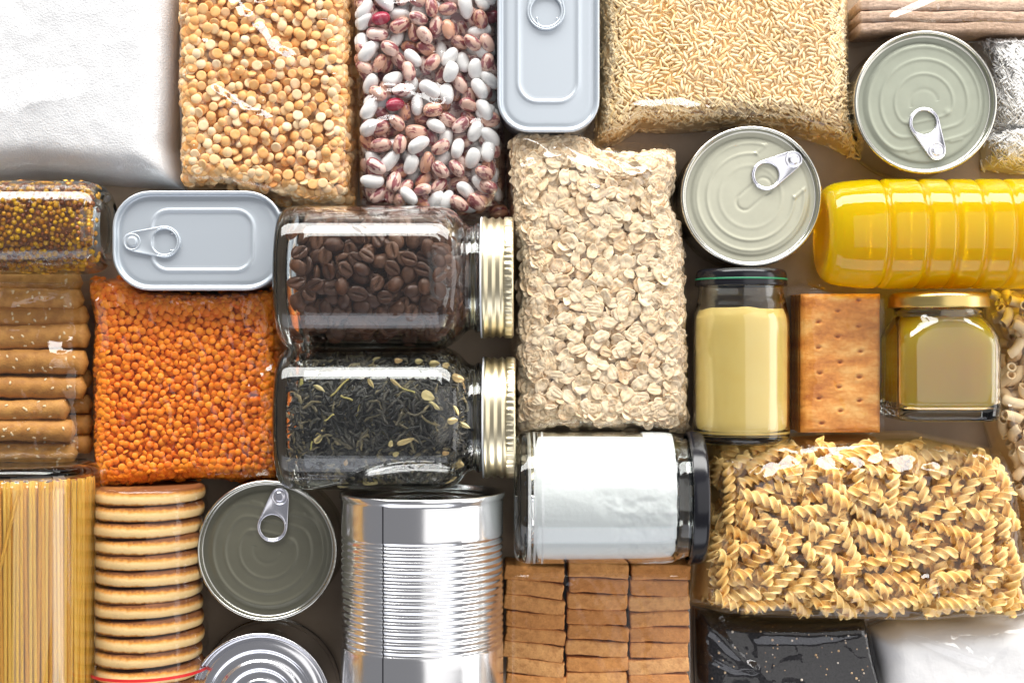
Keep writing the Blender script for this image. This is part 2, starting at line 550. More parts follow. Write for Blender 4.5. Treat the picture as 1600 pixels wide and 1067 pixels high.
class Bag:
    """outline in photo pixels: left, bottom, right, top edges as polylines."""
    def __init__(s, top, right, bottom, left, h, w, g=1.5, zref=None, rough_edge=0):
        zref = .45 * h if zref is None else zref
        s.e = [Wp(p, zref) for p in (bottom, right[::-1], top, left[::-1])]   # bottom l->r, right b->t, top l->r, left b->t
        s.poly = np.concatenate([s.e[0][:-1], s.e[1][:-1], s.e[2][::-1][:-1], s.e[3][::-1][:-1]])
        s.f = Field(s.poly, g); s.h = h; s.w = w
        s.T = blur(pillow(s.f.d, h, w), max(1, int(7 / g)), 2) * np.clip(s.f.d / 6, 0, 1) ** .5
    def film(s, name, H, mat, label, cat, wr=2.0, wl=38, lift=1.0, folds=(), group=None, seed=1, rad=10, edge_z=6):
        f = s.f
        r = max(1, int(rad / f.g))
        E = blur(maxf(np.maximum(H, 0), r), r, 2)
        nu = int((s.poly[:, 0].max() - s.poly[:, 0].min()) / 3.2) + 2
        nv = int((s.poly[:, 1].max() - s.poly[:, 1].min()) / 3.2) + 2
        P = coons(s.e, nu, nv)
        c = P.mean((0, 1))
        x, y = P[..., 0], P[..., 1]
        d = np.maximum(f.sample(f.d, x, y), 0)
        Z = f.sample(E, x, y)
        k = np.clip(d / 10, 0, 1)
        Z = Z * k ** .5 + edge_z * (1 - k) + lift
        n1 = 1 - np.abs(fbm(x / wl, y / wl, seed, 3)) * 2
        n2 = 1 - np.abs(fbm(x / wl * 2.3 + y / wl, y / wl * .7, seed + 5, 2)) * 2
        Z = Z + wr * (np.clip(n1, 0, 1) ** 3 + .6 * np.clip(n2, 0, 1) ** 4) * np.clip(d / 14, 0, 1)
        for fold in folds:
            pts, hh, ww = fold; ww *= 1.3
            Q = Wp(pts, s.h)
            D = np.full(x.shape, 1e9)
            for a, b in zip(Q[:-1], Q[1:]):
                e = b - a
                t = np.clip(((x - a[0]) * e[0] + (y - a[1]) * e[1]) / (e @ e), 0, 1)
                D = np.minimum(D, np.hypot(x - a[0] - t * e[0], y - a[1] - t * e[1]))
            Z = Z + .68 * ww * np.clip(1 - D / ww, 0, 1)
        V = np.stack([x, y, Z], -1).reshape(-1, 3)
        idx = np.arange(nu * nv).reshape(nv, nu)
        F = np.stack([idx[:-1, :-1].ravel(), idx[:-1, 1:].ravel(), idx[1:, 1:].ravel(), idx[1:, :-1].ravel()], 1)
        # underside of the bag, flat on the table
        Vb = V.copy(); Vb[:, 2] = 0.8
        rim = np.concatenate([idx[0, :], idx[1:, -1], idx[-1, :-1][::-1], idx[1:-1, 0][::-1]])
        n = len(V)
        side = np.stack([rim, np.roll(rim, -1), np.roll(rim, -1) + n, rim + n], 1)[:, ::-1]
        V2 = np.concatenate([V, Vb]); F2 = np.concatenate([F, F[:, ::-1] + n, side])
        o = obj(name, (V2, F2), mat)
        return tag(o, label, cat, group)

def ruffle(bag_obj, pts, width, z, amp=5, seed=1, mat=None):
    """crinkled strip of empty film standing off one edge of a bag; pts in photo pixels, the strip grows to their left-hand side."""
    Q = np.array([W(x, y, z)[:2] for x, y in pts])
    s = np.r_[0, np.cumsum(np.linalg.norm(np.diff(Q, axis=0), axis=1))]
    n = int(s[-1] / 2.5) + 2
    t = np.linspace(0, s[-1], n)
    P = np.stack([np.interp(t, s, Q[:, 0]), np.interp(t, s, Q[:, 1])], 1)
    T = np.gradient(P, axis=0); T /= np.linalg.norm(T, axis=1, keepdims=True) + 1e-9
    N = np.stack([-T[:, 1], T[:, 0]], 1)
    rows = []
    m = 7
    taper = np.clip(np.minimum(t, s[-1] - t) / 14, .15, 1)
    for j in range(m):
        v = j / (m - 1)
        wv = width * v * taper * (1 + .35 * fbm(t / 21, np.full(n, 3.0), seed, 2))
        zz = z * (1 - .35 * v) + amp * v * (np.abs(fbm(t / 11, np.full(n, v * 1.2), seed + 3, 3)) * 3 - .6) + 1
        rows.append(np.c_[P + N * wv[:, None], zz])
    V, F = loft(rows, closed=False)
    c = np.array(bag_obj.location)
    return obj('loose_film_edge', (V - c, F), mat or M['film'], bag_obj)

def powder(bag, name, mat, label, cat, amp=2.0, wl=40, lift=-1.5, seed=3):
    f = bag.f
    T = bag.T + amp * fbm(f.X / wl, f.Y / wl, seed, 5) * np.clip(f.d / 20, 0, 1) + lift
    V, F = core_mesh(bag, T, 3)
    o = obj(name, (V, F), mat)
    tag(o, label, cat, kind='stuff')
    return T

# ------------------------------------------------------------------ small foods
def pea():
    prof = [(0.01, -2.6), (3, -2.7), (6, -2.6), (7.8, -2.0), (8.2, -.8), (7.8, .9), (6.4, 2.8), (4, 4.0), (1.8, 4.5), (0.01, 4.6)]
    return lathe(prof, 14)
def lentil(r=6.2):
    prof = [(0.01, -2.7), (2.4, -2.5), (4.4, -1.7), (5.8, -.5), (6.1, 0), (5.8, .5), (4.4, 1.7), (2.4, 2.5), (0.01, 2.7)]
    return lathe([(a * r / 6.1, b * r / 6.1) for a, b in prof], 12)
def bean(a, b, c, kid, seed):
    V, F = sphere(20, 14)
    V = V.copy()
    p = 2.25
    V = np.sign(V) * np.abs(V) ** (2 / p)
    V /= np.linalg.norm(V, axis=1, keepdims=True) ** .35
    x = V[:, 0] * a
    y = V[:, 1] * b * (1 + .07 * V[:, 0]) - kid * (V[:, 0] ** 2) + kid * .4
    y = np.where(y > b * .75, y - (np.exp(-(x / (a * .25)) ** 2)) * kid * .5, y)
    return np.stack([x, y, V[:, 2] * c], 1), F
def coffee_bean(a=14, b=10.5, c=8.0, sgn=1):
    n, m = 22, 9
    rings = []
    for i in range(m + 1):       # dome, from rim to pole: even spacing in angle
        t = math.pi / 2 * i / m
        an = np.arange(n) * 2 * np.pi / n
        rings.append(np.stack([a * math.cos(t) * np.cos(an) + 1e-3 * np.cos(an), b * math.cos(t) * np.sin(an) + 1e-3 * np.sin(an), np.full(n, c * math.sin(t))], 1))
    V1, F1 = loft(rings)
    rings = []
    for i in range(m + 1):
        t = 1 - i / m
        an = np.arange(n) * 2 * np.pi / n
        x = a * t * np.cos(an) + 1e-3 * np.cos(an); y = b * t * np.sin(an) + 1e-3 * np.sin(an)
        yy = y - sgn * 1.6 * np.sin(x / a * 2.2)
        z = -2.6 * np.sqrt(np.clip(1 - t ** 4, 0, 1)) + 3.6 * np.exp(-(yy / 1.5) ** 2) * np.clip(1.15 - (x / a) ** 2, 0, 1) * min(1, (1 - t) * 4)
        rings.append(np.stack([x, y, z], 1))
    V2, F2 = loft(rings)
    return join([(V1, F1), (V2, F2[:, ::-1])])
def oat(seed):
    r = np.random.default_rng(seed)
    a, b = r.uniform(9.5, 14), r.uniform(7, 10)
    n, m = 18, 6
    an = np.arange(n) * 2 * np.pi / n
    edge = 1 + .06 * np.sin(an * 3 + r.uniform(0, 6)) + .05 * np.sin(an * 5 + r.uniform(0, 6)) + .03 * r.normal(size=n)
    cx, cy = r.normal(0, .016), r.normal(0, .018)
    dc, w1, w2 = r.uniform(0, .6), r.uniform(.7, 1.4), r.uniform(-.3, .3)
    def surf(t, off):
        x = a * t * edge * np.cos(an); y = b * t * edge * np.sin(an)
        z = cx * x * x + cy * y * y + .02 * x * y * r.normal(0, .3) * 0
        z = z + off * (.75 - .5 * t ** 3) - np.sign(off) * dc * np.exp(-((y - .1 * x) / 1.1) ** 2) * (np.abs(x) < a * .8) + .4 * np.sin(y * w1 + x * w2) + .5 * np.sin(x * .5 + w2 * 40)
        return np.stack([x, y, z], 1)
    rings = [surf(max(t, .01), -.8) for t in np.linspace(0, 1, m)] + [surf(max(t, .01), .8) for t in np.linspace(1, 0, m)]
    return loft(rings)
def rice(l=14, w=2.1, fl=.85, bend=.006):
    t = np.linspace(-1, 1, 7)
    R = []
    a = np.arange(7) * 2 * np.pi / 7
    for u in t:
        rr = w * max(.12, (1 - abs(u) ** 2.6)) ** .5
        x = np.full(7, u * l / 2)
        R.append(np.stack([x, rr * np.cos(a) + bend * x * x, rr * fl * np.sin(a)], 1))
    return loft(R, cap0=True, cap1=True)
def fusillo(L, R=9.6, pitch=40, bend=.0008, hand=1, ph=0):
    n = int(L / 1.9)
    arms = 3
    base = []
    for k in range(arms):
        a0 = 2 * math.pi * k / arms
        # one blade that leans over to one side, like extruded dough
        for rr, da in ((.16, -.75), (.42, -.32), (.72, -.13), (.95, .02), (1.0, .15), (.9, .25), (.66, .16), (.38, .25)):
            base.append((R * rr, a0 + da))
    base = np.array(base)
    rings = []
    for i in range(n + 1):
        t = i / n
        x = (t - .5) * L
        tw = hand * 2 * math.pi * x / pitch + ph
        s = 1.0
        rr = base[:, 0] * s; aa = base[:, 1] + tw
        rings.append(np.stack([np.full(len(base), x) + 1.1 * np.sin(base[:, 1] * 3) * (1 if i in (0, n) else 0), rr * np.cos(aa), rr * np.sin(aa) + bend * x * x], 1))
    return loft(rings, cap0=True, cap1=True)
def macaroni(ang=95, Rb=20, ro=7.6, ri=5.0):
    n, m = 16, 12
    a = np.arange(n) * 2 * np.pi / n
    def ring(th, r):
        c = np.array([Rb * math.sin(th), Rb * (1 - math.cos(th)), 0])
        rad = np.array([math.sin(th), -math.cos(th), 0]) * -1
        up = np.array([0, 0, 1.0])
        return c + r * (np.cos(a)[:, None] * rad + np.sin(a)[:, None] * up)
    ths = [D2R(ang) * (i / m - .5) for i in range(m + 1)]
    rings = [ring(t, ro) for t in ths] + [ring(t, ri) for t in ths[::-1]]
    rings.append(rings[0])
    V, F = loft(rings)
    V = V - np.array([0, Rb * .18, 0])
    return V, F
def leaf_strand(L, r, curl, seed):
    q = np.random.default_rng(seed)
    n = 9
    t = np.linspace(-.5, .5, n)
    ph = q.uniform(0, 6)
    P = np.stack([t * L, curl * np.sin(t * q.uniform(3, 7) + ph), 1.6 * np.sin(t * 9 + ph)], 1)
    return tube(P, r * (1 - (2 * t) ** 4 * .7) * (1 + .25 * np.sin(t * 30)), 6, flat=.6)
def petal(a, b):
    V, F = sphere(14, 8)
    V = V.copy()
    x = V[:, 0]; tap = 1 - .35 * x
    V = np.stack([x * a, V[:, 1] * b * tap + .03 * b * np.sin(x * 7), V[:, 2] * 2.2 + 2 * x * x + 1.2 * np.sin(V[:, 1] * 4)], 1)
    return V, F

# ------------------------------------------------------------------ materials of foods
def bean_mat():
    m, nt, out = nmat('mottled_bean')
    p = nd(nt, 'BsdfPrincipled', Roughness=.28)
    r = rand_of(nt)
    base = ramp(nt, [(0, (.62, .36, .26)), (.4, (.74, .52, .43)), (.7, (.58, .27, .15)), (1, (.78, .62, .56))], r).outputs[0]
    n = nd(nt, 'TexNoise', Scale=1 / (9 * S), Detail=4, Roughness=.6, noise_dimensions='4D')
    mp = nt.nodes.new('ShaderNodeMapping'); mp.inputs['Scale'].default_value = (.42, 1.1, 1.1)
    nt.links.new(nt.nodes.new('ShaderNodeTexCoord').outputs['Object'], mp.inputs[0]); nt.links.new(mp.outputs[0], n.inputs['Vector'])
    nt.links.new(math_(nt, 'MULTIPLY', r, 40), n.inputs['W'])
    f = ramp(nt, [(.50, (0, 0, 0)), (.55, (1, 1, 1))], n.outputs['Fac']).outputs[0]
    c = mixc(nt, math_(nt, 'MULTIPLY', f, .9), base, (.20, .022, .04))
    nt.links.new(c, p.inputs['Base Color'])
    nt.links.new(p.outputs[0], out.inputs[0])
    return m
M['bean_mottled'] = bean_mat()
M['bean_white'] = pbr('white_bean', rough=.28, stops=[(0, (.80, .79, .77)), (1, (.88, .87, .85))], nz=(6, (.74, .72, .70), .3))
M['bean_red'] = pbr('red_bean', (.32, .02, .05), .25)
M['pea'] = pbr('split_pea', spec=.25, rough=.5, stops=[(0, (.82, .36, .09)), (.35, (.88, .46, .16)), (.7, (.91, .60, .30)), (.9, (.93, .72, .47)), (1, (.74, .27, .05))], nz=(5, (.88, .64, .34), .35), bumps=(1.5, .12, .3))
M['lentil'] = pbr('red_lentil', spec=.25, rough=.42, stops=[(0, (.84, .16, .006)), (.5, (.92, .23, .009)), (.9, (.95, .30, .018)), (1, (.74, .12, .006))], nz=(4, (.95, .36, .04), .25))
M['oat'] = pbr('oat_flake', spec=.25, rough=.65, stops=[(0, (.68, .44, .22)), (.3, (.82, .60, .35)), (.7, (.88, .69, .45)), (1, (.60, .36, .17))], nz=(2.6, (.92, .82, .64), .55, (.25, 1, 1)), bumps=(1.8, .3, .5))
M['rice_y'] = pbr('parboiled_rice', spec=.25, rough=.35, stops=[(0, (.98, .74, .40)), (.5, (.99, .80, .50)), (1, (.97, .68, .31))])
M['rice_w'] = pbr('white_rice', spec=.25, rough=.4, stops=[(0, (.93, .92, .89)), (1, (.96, .95, .93))])
M['coffee'] = pbr('coffee_bean', spec=.3, rough=.4, stops=[(0, (.075, .03, .016)), (.5, (.12, .05, .026)), (1, (.18, .08, .04))], nz=(4, (.05, .02, .012), .6), bumps=(2, .3, .5))
M['pasta'] = pbr('dry_pasta', spec=.25, rough=.45, stops=[(0, (.95, .65, .23)), (.5, (.97, .72, .32)), (1, (.95, .61, .19))], bumps=(1.5, .15, .3))
M['macaroni'] = pbr('dry_macaroni', spec=.25, rough=.45, stops=[(0, (.82, .58, .32)), (1, (.88, .70, .44))], bumps=(1.5, .12, .3))
M['tea'] = pbr('tea_leaf', rough=.6, stops=[(0, (.014, .014, .014)), (.4, (.042, .040, .036)), (.8, (.10, .09, .07)), (1, (.26, .21, .11))])
M['petal'] = pbr('dried_petal', rough=.6, stops=[(0, (.62, .45, .16)), (.5, (.70, .58, .26)), (1, (.60, .33, .12))], nz=(4, (.75, .66, .38), .5))
M['stem'] = pbr('flower_stalk', rough=.6, stops=[(0, (.40, .36, .10)), (1, (.55, .45, .16))])
M['seed'] = pbr('mustard_seed', rough=.3, stops=[(0, (.74, .42, .02)), (.4, (.66, .32, .015)), (.66, (.46, .17, .015)), (.88, (.24, .07, .02)), (1, (.14, .04, .015))])
M['brine'] = pbr('mustard_sauce', (.26, .085, .015), .35)
def sugar_mat(name, c, grain=1.6, amt=.4):
    m, nt, out = nmat(name)
    p = nd(nt, 'BsdfPrincipled', Roughness=.6)
    p.inputs['Base Color'].default_value = (*c, 1)
    h = noise(nt, grain, 2, .5)
    h2 = noise(nt, 14, 4, .6)
    nt.links.new(bump(nt, math_(nt, 'ADD', h, math_(nt, 'MULTIPLY', h2, .4)), amt, 1.4), p.inputs['Normal'])
    nt.links.new(p.outputs[0], out.inputs[0])
    return m
M['sugar'] = sugar_mat('white_sugar', (.76, .76, .765), 2.6, .8)
M['flour'] = sugar_mat('white_flour', (.82, .81, .80), 5, .3)
M['salt'] = sugar_mat('jar_powder', (.95, .96, .97), 7, .3)
def black_mat():
    m, nt, out = nmat('black_seed_meal')
    p = nd(nt, 'BsdfPrincipled', Roughness=.7)
    p.inputs['Specular IOR Level'].default_value = .1
    v = nd(nt, 'TexVoronoi', Scale=1 / (7 * S)); nt.links.new(nt.nodes.new('ShaderNodeTexCoord').outputs['Object'], v.inputs['Vector'])
    pick = ramp(nt, [(.80, (0, 0, 0)), (.84, (1, 1, 1))], v.outputs['Color']).outputs[0]
    dot = ramp(nt, [(.12, (1, 1, 1)), (.2, (0, 0, 0))], v.outputs['Distance']).outputs[0]
    n = noise(nt, 3, 3)
    base = ramp(nt, [(.3, (.006, .006, .008)), (.7, (.03, .028, .03))], n).outputs[0]
    c = mixc(nt, math_(nt, 'MULTIPLY', pick, dot), base, (.35, .2, .09))
    nt.links.new(c, p.inputs['Base Color'])
    nt.links.new(bump(nt, n, .5, 1.5), p.inputs['Normal'])
    nt.links.new(p.outputs[0], out.inputs[0])
    return m
M['black'] = black_mat()
M['speck'] = pbr('tan_speck', rough=.5, stops=[(0, (.45, .26, .11)), (.6, (.60, .42, .24)), (1, (.75, .68, .6))])
M['mayo'] = pbr('pale_mustard', (.98, .71, .21), .38, nz=(30, (.97, .66, .16), .5))
def cookie_mat(name, pale, brown, dark, axis, half, sz=7):
    """pale in the middle of its thickness, baked brown towards the faces."""
    m, nt, out = nmat(name)
    p = nd(nt, 'BsdfPrincipled', Roughness=.7)
    p.inputs['Specular IOR Level'].default_value = .1
    sep = nt.nodes.new('ShaderNodeSeparateXYZ'); nt.links.new(nt.nodes.new('ShaderNodeTexCoord').outputs['Object'], sep.inputs[0])
    t = math_(nt, 'ADD', math_(nt, 'DIVIDE', sep.outputs[axis], 2 * half * S), .5)
    n = noise(nt, sz, 4)
    t = math_(nt, 'ADD', t, math_(nt, 'MULTIPLY', math_(nt, 'SUBTRACT', n, .5), .30))
    c = ramp(nt, [(.02, dark), (.10, brown), (.19, pale), (.55, pale), (.72, brown), (.90, dark)], t).outputs[0]
    nt.links.new(c, p.inputs['Base Color'])
    nt.links.new(bump(nt, noise(nt, 3, 5), .4, 1.2), p.inputs['Normal'])
    nt.links.new(p.outputs[0], out.inputs[0])
    return m
M['biscuit'] = cookie_mat('round_biscuit', (.82, .57, .26), (.64, .28, .06), (.17, .06, .02), 1, 11)
M['rusk'] = pbr('toasted_rusk', spec=.25, rough=.65, stops=[(0, (.62, .25, .066)), (.5, (.76, .34, .10)), (1, (.84, .44, .16))], nz=(8, (.44, .16, .04), .65), bumps=(3.0, 1.0, 1.8))
M['bread'] = pbr('breadstick', spec=.25, rough=.55, stops=[(0, (.52, .24, .055)), (1, (.64, .34, .095))], nz=(14, (.34, .14, .035), .75), bumps=(3, .6, 1.4))
M['sesame'] = pbr('sesame_seed', (.75, .58, .34), .45)
M['crisp'] = pbr('crispbread', rough=.75, stops=[(0, (.58, .39, .27)), (1, (.66, .47, .34))], nz=(4, (.30, .17, .10), .55), bumps=(2.6, .8, 1.6))
def cracker_mat():
    m, nt, out = nmat('glazed_cracker')
    p = nd(nt, 'BsdfPrincipled', Roughness=.55)
    p.inputs['Specular IOR Level'].default_value = .25
    a = noise(nt, 34, 5, .6, stretch=(.6, 1.7, 1)); b = noise(nt, 5, 4, .6)
    c = ramp(nt, [(.3, (.38, .095, .016)), (.5, (.68, .27, .05)), (.7, (.86, .52, .17))], math_(nt, 'ADD', math_(nt, 'MULTIPLY', a, .8), math_(nt, 'MULTIPLY', b, .2))).outputs[0]
    nt.links.new(c, p.inputs['Base Color'])
    nt.links.new(bump(nt, math_(nt, 'ADD', b, a), .3, 1.5), p.inputs['Normal'])
    nt.links.new(p.outputs[0], out.inputs[0])
    return m
M['cracker'] = cracker_mat()
M['spag'] = pbr('spaghetti', spec=.25, rough=.4, stops=[(0, (.86, .44, .055)), (.5, (.90, .55, .11)), (1, (.74, .33, .04))])

# ================================================================== BAGS
# --- sugar
b = Bag(top=[(-60, -60), (283, -60)], right=[(283, -60), (279, 60), (277, 150), (272, 230), (286, 297)],
        bottom=[(-60, 288), (60, 277), (170, 287), (230, 291), (286, 297)], left=[(-60, -60), (-60, 288)], h=82, w=52)
T = powder(b, 'sugar', M['sugar'], 'white granulated sugar filling the clear bag in the top corner', 'sugar', amp=3.5, wl=95)
b.film('sugar_bag', T, M['film_soft'], 'clear plastic bag full of white sugar beside the split peas', 'bag', wr=3.5, wl=60,
       folds=[([(5, 5), (25, 25), (45, 45)], 5, 9), ([(92, -10), (100, 20), (108, 45)], 5, 9), ([(0, 150), (60, 135), (120, 125)], 3, 16)])

def grains(b, kinds, names, mats, lib_n, tilt, depth, margin, label, cat, group, nsel, rest, K=14, tol=2, flip=True, weights=None, minvis=4, rest_mat=None, yaw=None, ok=None, sink=0., nmax=5000, slope=.75, fails=70, cd=.85):
    lib = make_lib(kinds, lib_n, b.f.g, tilt, flip, weights, yaw)
    placed, vis, H = pack(b.f, b.T, depth, lib, margin, K=K, tol=tol, ok=ok, sink=sink, nmax=nmax, slope=slope, fails=fails)
    core = core_mesh(b, b.T - depth * cd, 4)
    scatter(placed, vis, kinds, names, mats, label, cat, group, nsel, minvis, rest, core, rest_mat)
    return H

# --- split peas
b = Bag(top=[(282, -50), (552, -50)], right=[(552, -50), (556, 100), (560, 200), (553, 326)],
        bottom=[(284, 296), (350, 296), (420, 312), (480, 326), (553, 326)], left=[(282, -50), (279, 150), (284, 296)], h=80, w=42)
H = grains(b, [xf(pea(), np.diag([.97, .95, .75])), xf(pea(), np.diag([.86, .84, .8])), xf(pea(), np.diag([1.03, .97, .72]))], ['split_pea'] * 3, [M['pea']] * 3, 120, 24, 24, 1.5,
           'golden split pea lying among many alike in the clear bag', 'split pea', 'split peas in the clear bag', 300,
           ('loose_split_peas', 'golden split peas heaped deep in the clear bag', 'split peas'), sink=1.5)
ob = b.film('pea_bag', H, M['film'], 'clear plastic bag of golden split peas between sugar and speckled beans', 'bag', wr=3.2, seed=11,
       folds=[([(322, 70), (334, 140), (352, 205)], 0, 8), ([(352, 0), (372, 28), (400, 50), (430, 88), (450, 95)], 9, 14), ([(338, 146), (370, 168), (392, 180), (418, 190)], 8, 10), ([(395, 30), (410, 10), (425, 4)], 7, 9)])

ruffle(ob, [(554, 322), (560, 200), (556, 100), (553, 0)], 9, 48, 4, 14)

# --- beans
b = Bag(top=[(552, -50), (785, -50)], right=[(785, -50), (785, 120), (790, 230), (789, 338)],
        bottom=[(560, 320), (620, 338), (700, 345), (789, 338)], left=[(552, -50), (552, 100), (556, 220), (560, 320)], h=86, w=44)
BK = [bean(16.5, 11.2, 9.6, 1.5, 1), bean(18.5, 11, 9.5, 2.2, 2), bean(15, 11.8, 10.2, .8, 3), bean(17, 11.5, 10, 1.8, 4), bean(15.5, 10.4, 9.2, 1.2, 5), bean(14.5, 10.6, 9.6, 1, 6)]
def bean_label(k, x, y):
    return ['plump white bean', 'long white bean', 'mottled pink and maroon bean', 'mottled pink and maroon bean', 'mottled pink and maroon bean', 'plain dark red bean'][k] + ' lying with others in the clear bag of mixed beans'
H = grains(b, BK, ['white_bean', 'white_bean', 'speckled_bean', 'speckled_bean', 'speckled_bean', 'red_bean'],
           [M['bean_white']] * 2 + [M['bean_mottled']] * 3 + [M['bean_red']], 160, 18, 46, 5,
           bean_label, 'bean', lambda k: ['plump white beans in the bag', 'long white beans in the bag', 'speckled beans in the bag', 'speckled beans in the bag', 'speckled beans in the bag', 'red beans in the bag'][k],
           300, ('loose_beans', 'mixed beans lying deeper in the clear bag', 'beans'), flip='roll', weights=[.25, .2, .18, .18, .18, .01], K=24, minvis=12, rest_mat=M['bean_mottled'], sink=3.2)
ob = b.film('bean_bag', H, M['film'], 'clear plastic bag of white and speckled beans beside the upright tin', 'bag', wr=3, seed=21, rad=16,
       folds=[([(585, 165), (605, 148), (640, 150), (690, 172)], 10, 12), ([(690, 172), (700, 150), (675, 140)], 7, 9), ([(575, 205), (600, 192), (615, 190)], 8, 9), ([(610, 12), (640, 10)], 7, 9), ([(745, 200), (770, 240), (780, 290)], 6, 12)])

ruffle(ob, [(788, 334), (700, 340), (625, 334), (562, 318)], 8, 34, 5, 11)

# --- parboiled rice
b = Bag(top=[(938, -50), (1325, -50)], right=[(1325, -50), (1325, 60), (1328, 140), (1332, 190), (1347, 246)],
        bottom=[(929, 226), (965, 222), (1000, 201), (1060, 204), (1130, 198), (1230, 205), (1290, 220), (1347, 246)],
        left=[(938, -50), (936, 60), (935, 140), (929, 226)], h=84, w=48, g=1.0)
b.T = b.T + 5 * fbm(b.f.X / 70, b.f.Y / 70, 5, 3) * np.clip(b.f.d / 30, 0, 1)
H = grains(b, [rice(), rice(15.5, 2.0), rice(12.5, 2.2)], ['rice_grain'] * 3, [M['rice_y']] * 3, 160, 15, 9, 1, 'pale yellow rice grain', 'rice', 'rice', 0,
           ('parboiled_rice', 'pale yellow parboiled rice grains packed in the clear bag', 'rice'), flip='roll', K=7, tol=2.2, minvis=3, nmax=9000, sink=1.1, cd=.42)
ob = b.film('parboiled_rice_bag', H, M['film_soft'], 'clear plastic bag of pale yellow parboiled rice in the top row', 'bag', wr=2.0, wl=70, seed=31,
       folds=[([(1000, 175), (1060, 172), (1120, 185), (1180, 190)], 3, 14)])

ruffle(ob, [(1340, 243), (1290, 222), (1230, 207), (1130, 200), (1060, 206), (1003, 203)], 7, 26, 4, 15)

# --- white rice at the frame edge, two lobes
b = Bag(top=[(1528, 58), (1680, 58)], right=[(1680, 58), (1680, 270)], bottom=[(1542, 262), (1600, 270), (1680, 270)],
        left=[(1528, 58), (1545, 120), (1556, 196), (1540, 215), (1542, 262)], h=72, w=50, g=1.0)
b.T = b.T - 26 * np.exp(-((b.f.Y - W(0, 200, 60)[1]) / 7) ** 2) * (b.T > 20)
H = grains(b, [rice(17, 1.4), rice(15, 1.5)], ['rice_grain'] * 2, [M['rice_w']] * 2, 140, 6, 8, 1, 'white rice grain', 'rice', 'rice', 0,
           ('white_rice', 'long white rice grains packed in the small bag behind the can', 'rice'), flip='roll', K=7, tol=2.2, minvis=3, sink=.9, cd=.36)
b.film('white_rice_bag', H, M['film_soft'], 'small clear bag of long white rice by the round can at the photo edge', 'bag', wr=1.0, seed=33, rad=14)

# --- oats
b = Bag(top=[(790, 218), (806, 206), (850, 206), (905, 206), (945, 232), (1000, 232), (1058, 228)],
        right=[(1058, 228), (1062, 280), (1052, 312), (1072, 360), (1076, 480), (1079, 600), (1078, 678)],
        bottom=[(800, 684), (870, 672), (960, 676), (1078, 678)], left=[(790, 218), (790, 300), (800, 380), (802, 420), (797, 520), (800, 684)], h=95, w=46)
OK = [oat(i + 40) for i in range(14)]
H = grains(b, OK, ['oat_flake'] * 14, [M['oat']] * 14, 320, 14, 15, 2, 'cream rolled oat flake lying among many alike in the tall clear bag', 'oat flake', 'rolled oat flakes in the clear bag', 300,
           ('loose_oat_flakes', 'cream rolled oats filling the tall clear bag', 'rolled oats'), K=14, tol=3.2, sink=2.0)
ob = b.film('oat_bag', H, M['film'], 'tall clear plastic bag of rolled oats with a crumpled top', 'bag', wr=2.6, seed=41, rad=6,
       folds=[([(812, 215), (860, 240), (905, 262), (960, 275)], 12, 14), ([(850, 250), (930, 300), (1000, 275)], 6, 12), ([(900, 208), (930, 235), (975, 268)], 9, 10), ([(800, 290), (830, 262), (870, 250)], 7, 11), ([(945, 235), (1000, 245), (1040, 240)], 7, 9)])

ruffle(ob, [(1062, 240), (1000, 238), (948, 238), (908, 212), (860, 214), (800, 216)][::-1], 16, 84, 7, 5)
ruffle(ob, [(1078, 676), (1078, 600), (1075, 480), (1072, 372)][::-1], 8, 40, 4, 6)

# --- red lentils
b = Bag(top=[(136, 434), (180, 432), (240, 452), (330, 455), (440, 448)], right=[(440, 448), (445, 560), (452, 660), (446, 752)],
        bottom=[(150, 764), (220, 762), (300, 752), (380, 755), (446, 752)], left=[(136, 434), (150, 500), (146, 560), (148, 680), (150, 764)], h=78, w=40)
H = grains(b, [xf(lentil(5.7), np.diag([1, 1, .85])), xf(lentil(5.1), np.diag([1, 1, .85])), xf(lentil(6.2), np.diag([1, 1, .85]))], ['red_lentil'] * 3, [M['lentil']] * 3, 140, 26, 18, 1, 'orange red lentil lying among many alike in the clear bag', 'red lentil', 'red lentils in the clear bag', 300,
           ('loose_red_lentils', 'orange red lentils filling the clear bag', 'red lentils'), K=12, tol=1.5, sink=1.1)
ob = b.film('lentil_bag', H, M['film'], 'clear plastic bag of orange red lentils under the flat tin', 'bag', wr=3.2, seed=51,
       folds=[([(165, 440), (178, 448), (185, 470)], 8, 8), ([(150, 470), (158, 510), (160, 540)], 7, 8), ([(395, 610), (420, 585), (440, 570)], 8, 9), ([(235, 462), (300, 466), (380, 460)], 5, 9)])

ruffle(ob, [(146, 560), (150, 505), (140, 440)], 9, 46, 6, 7)

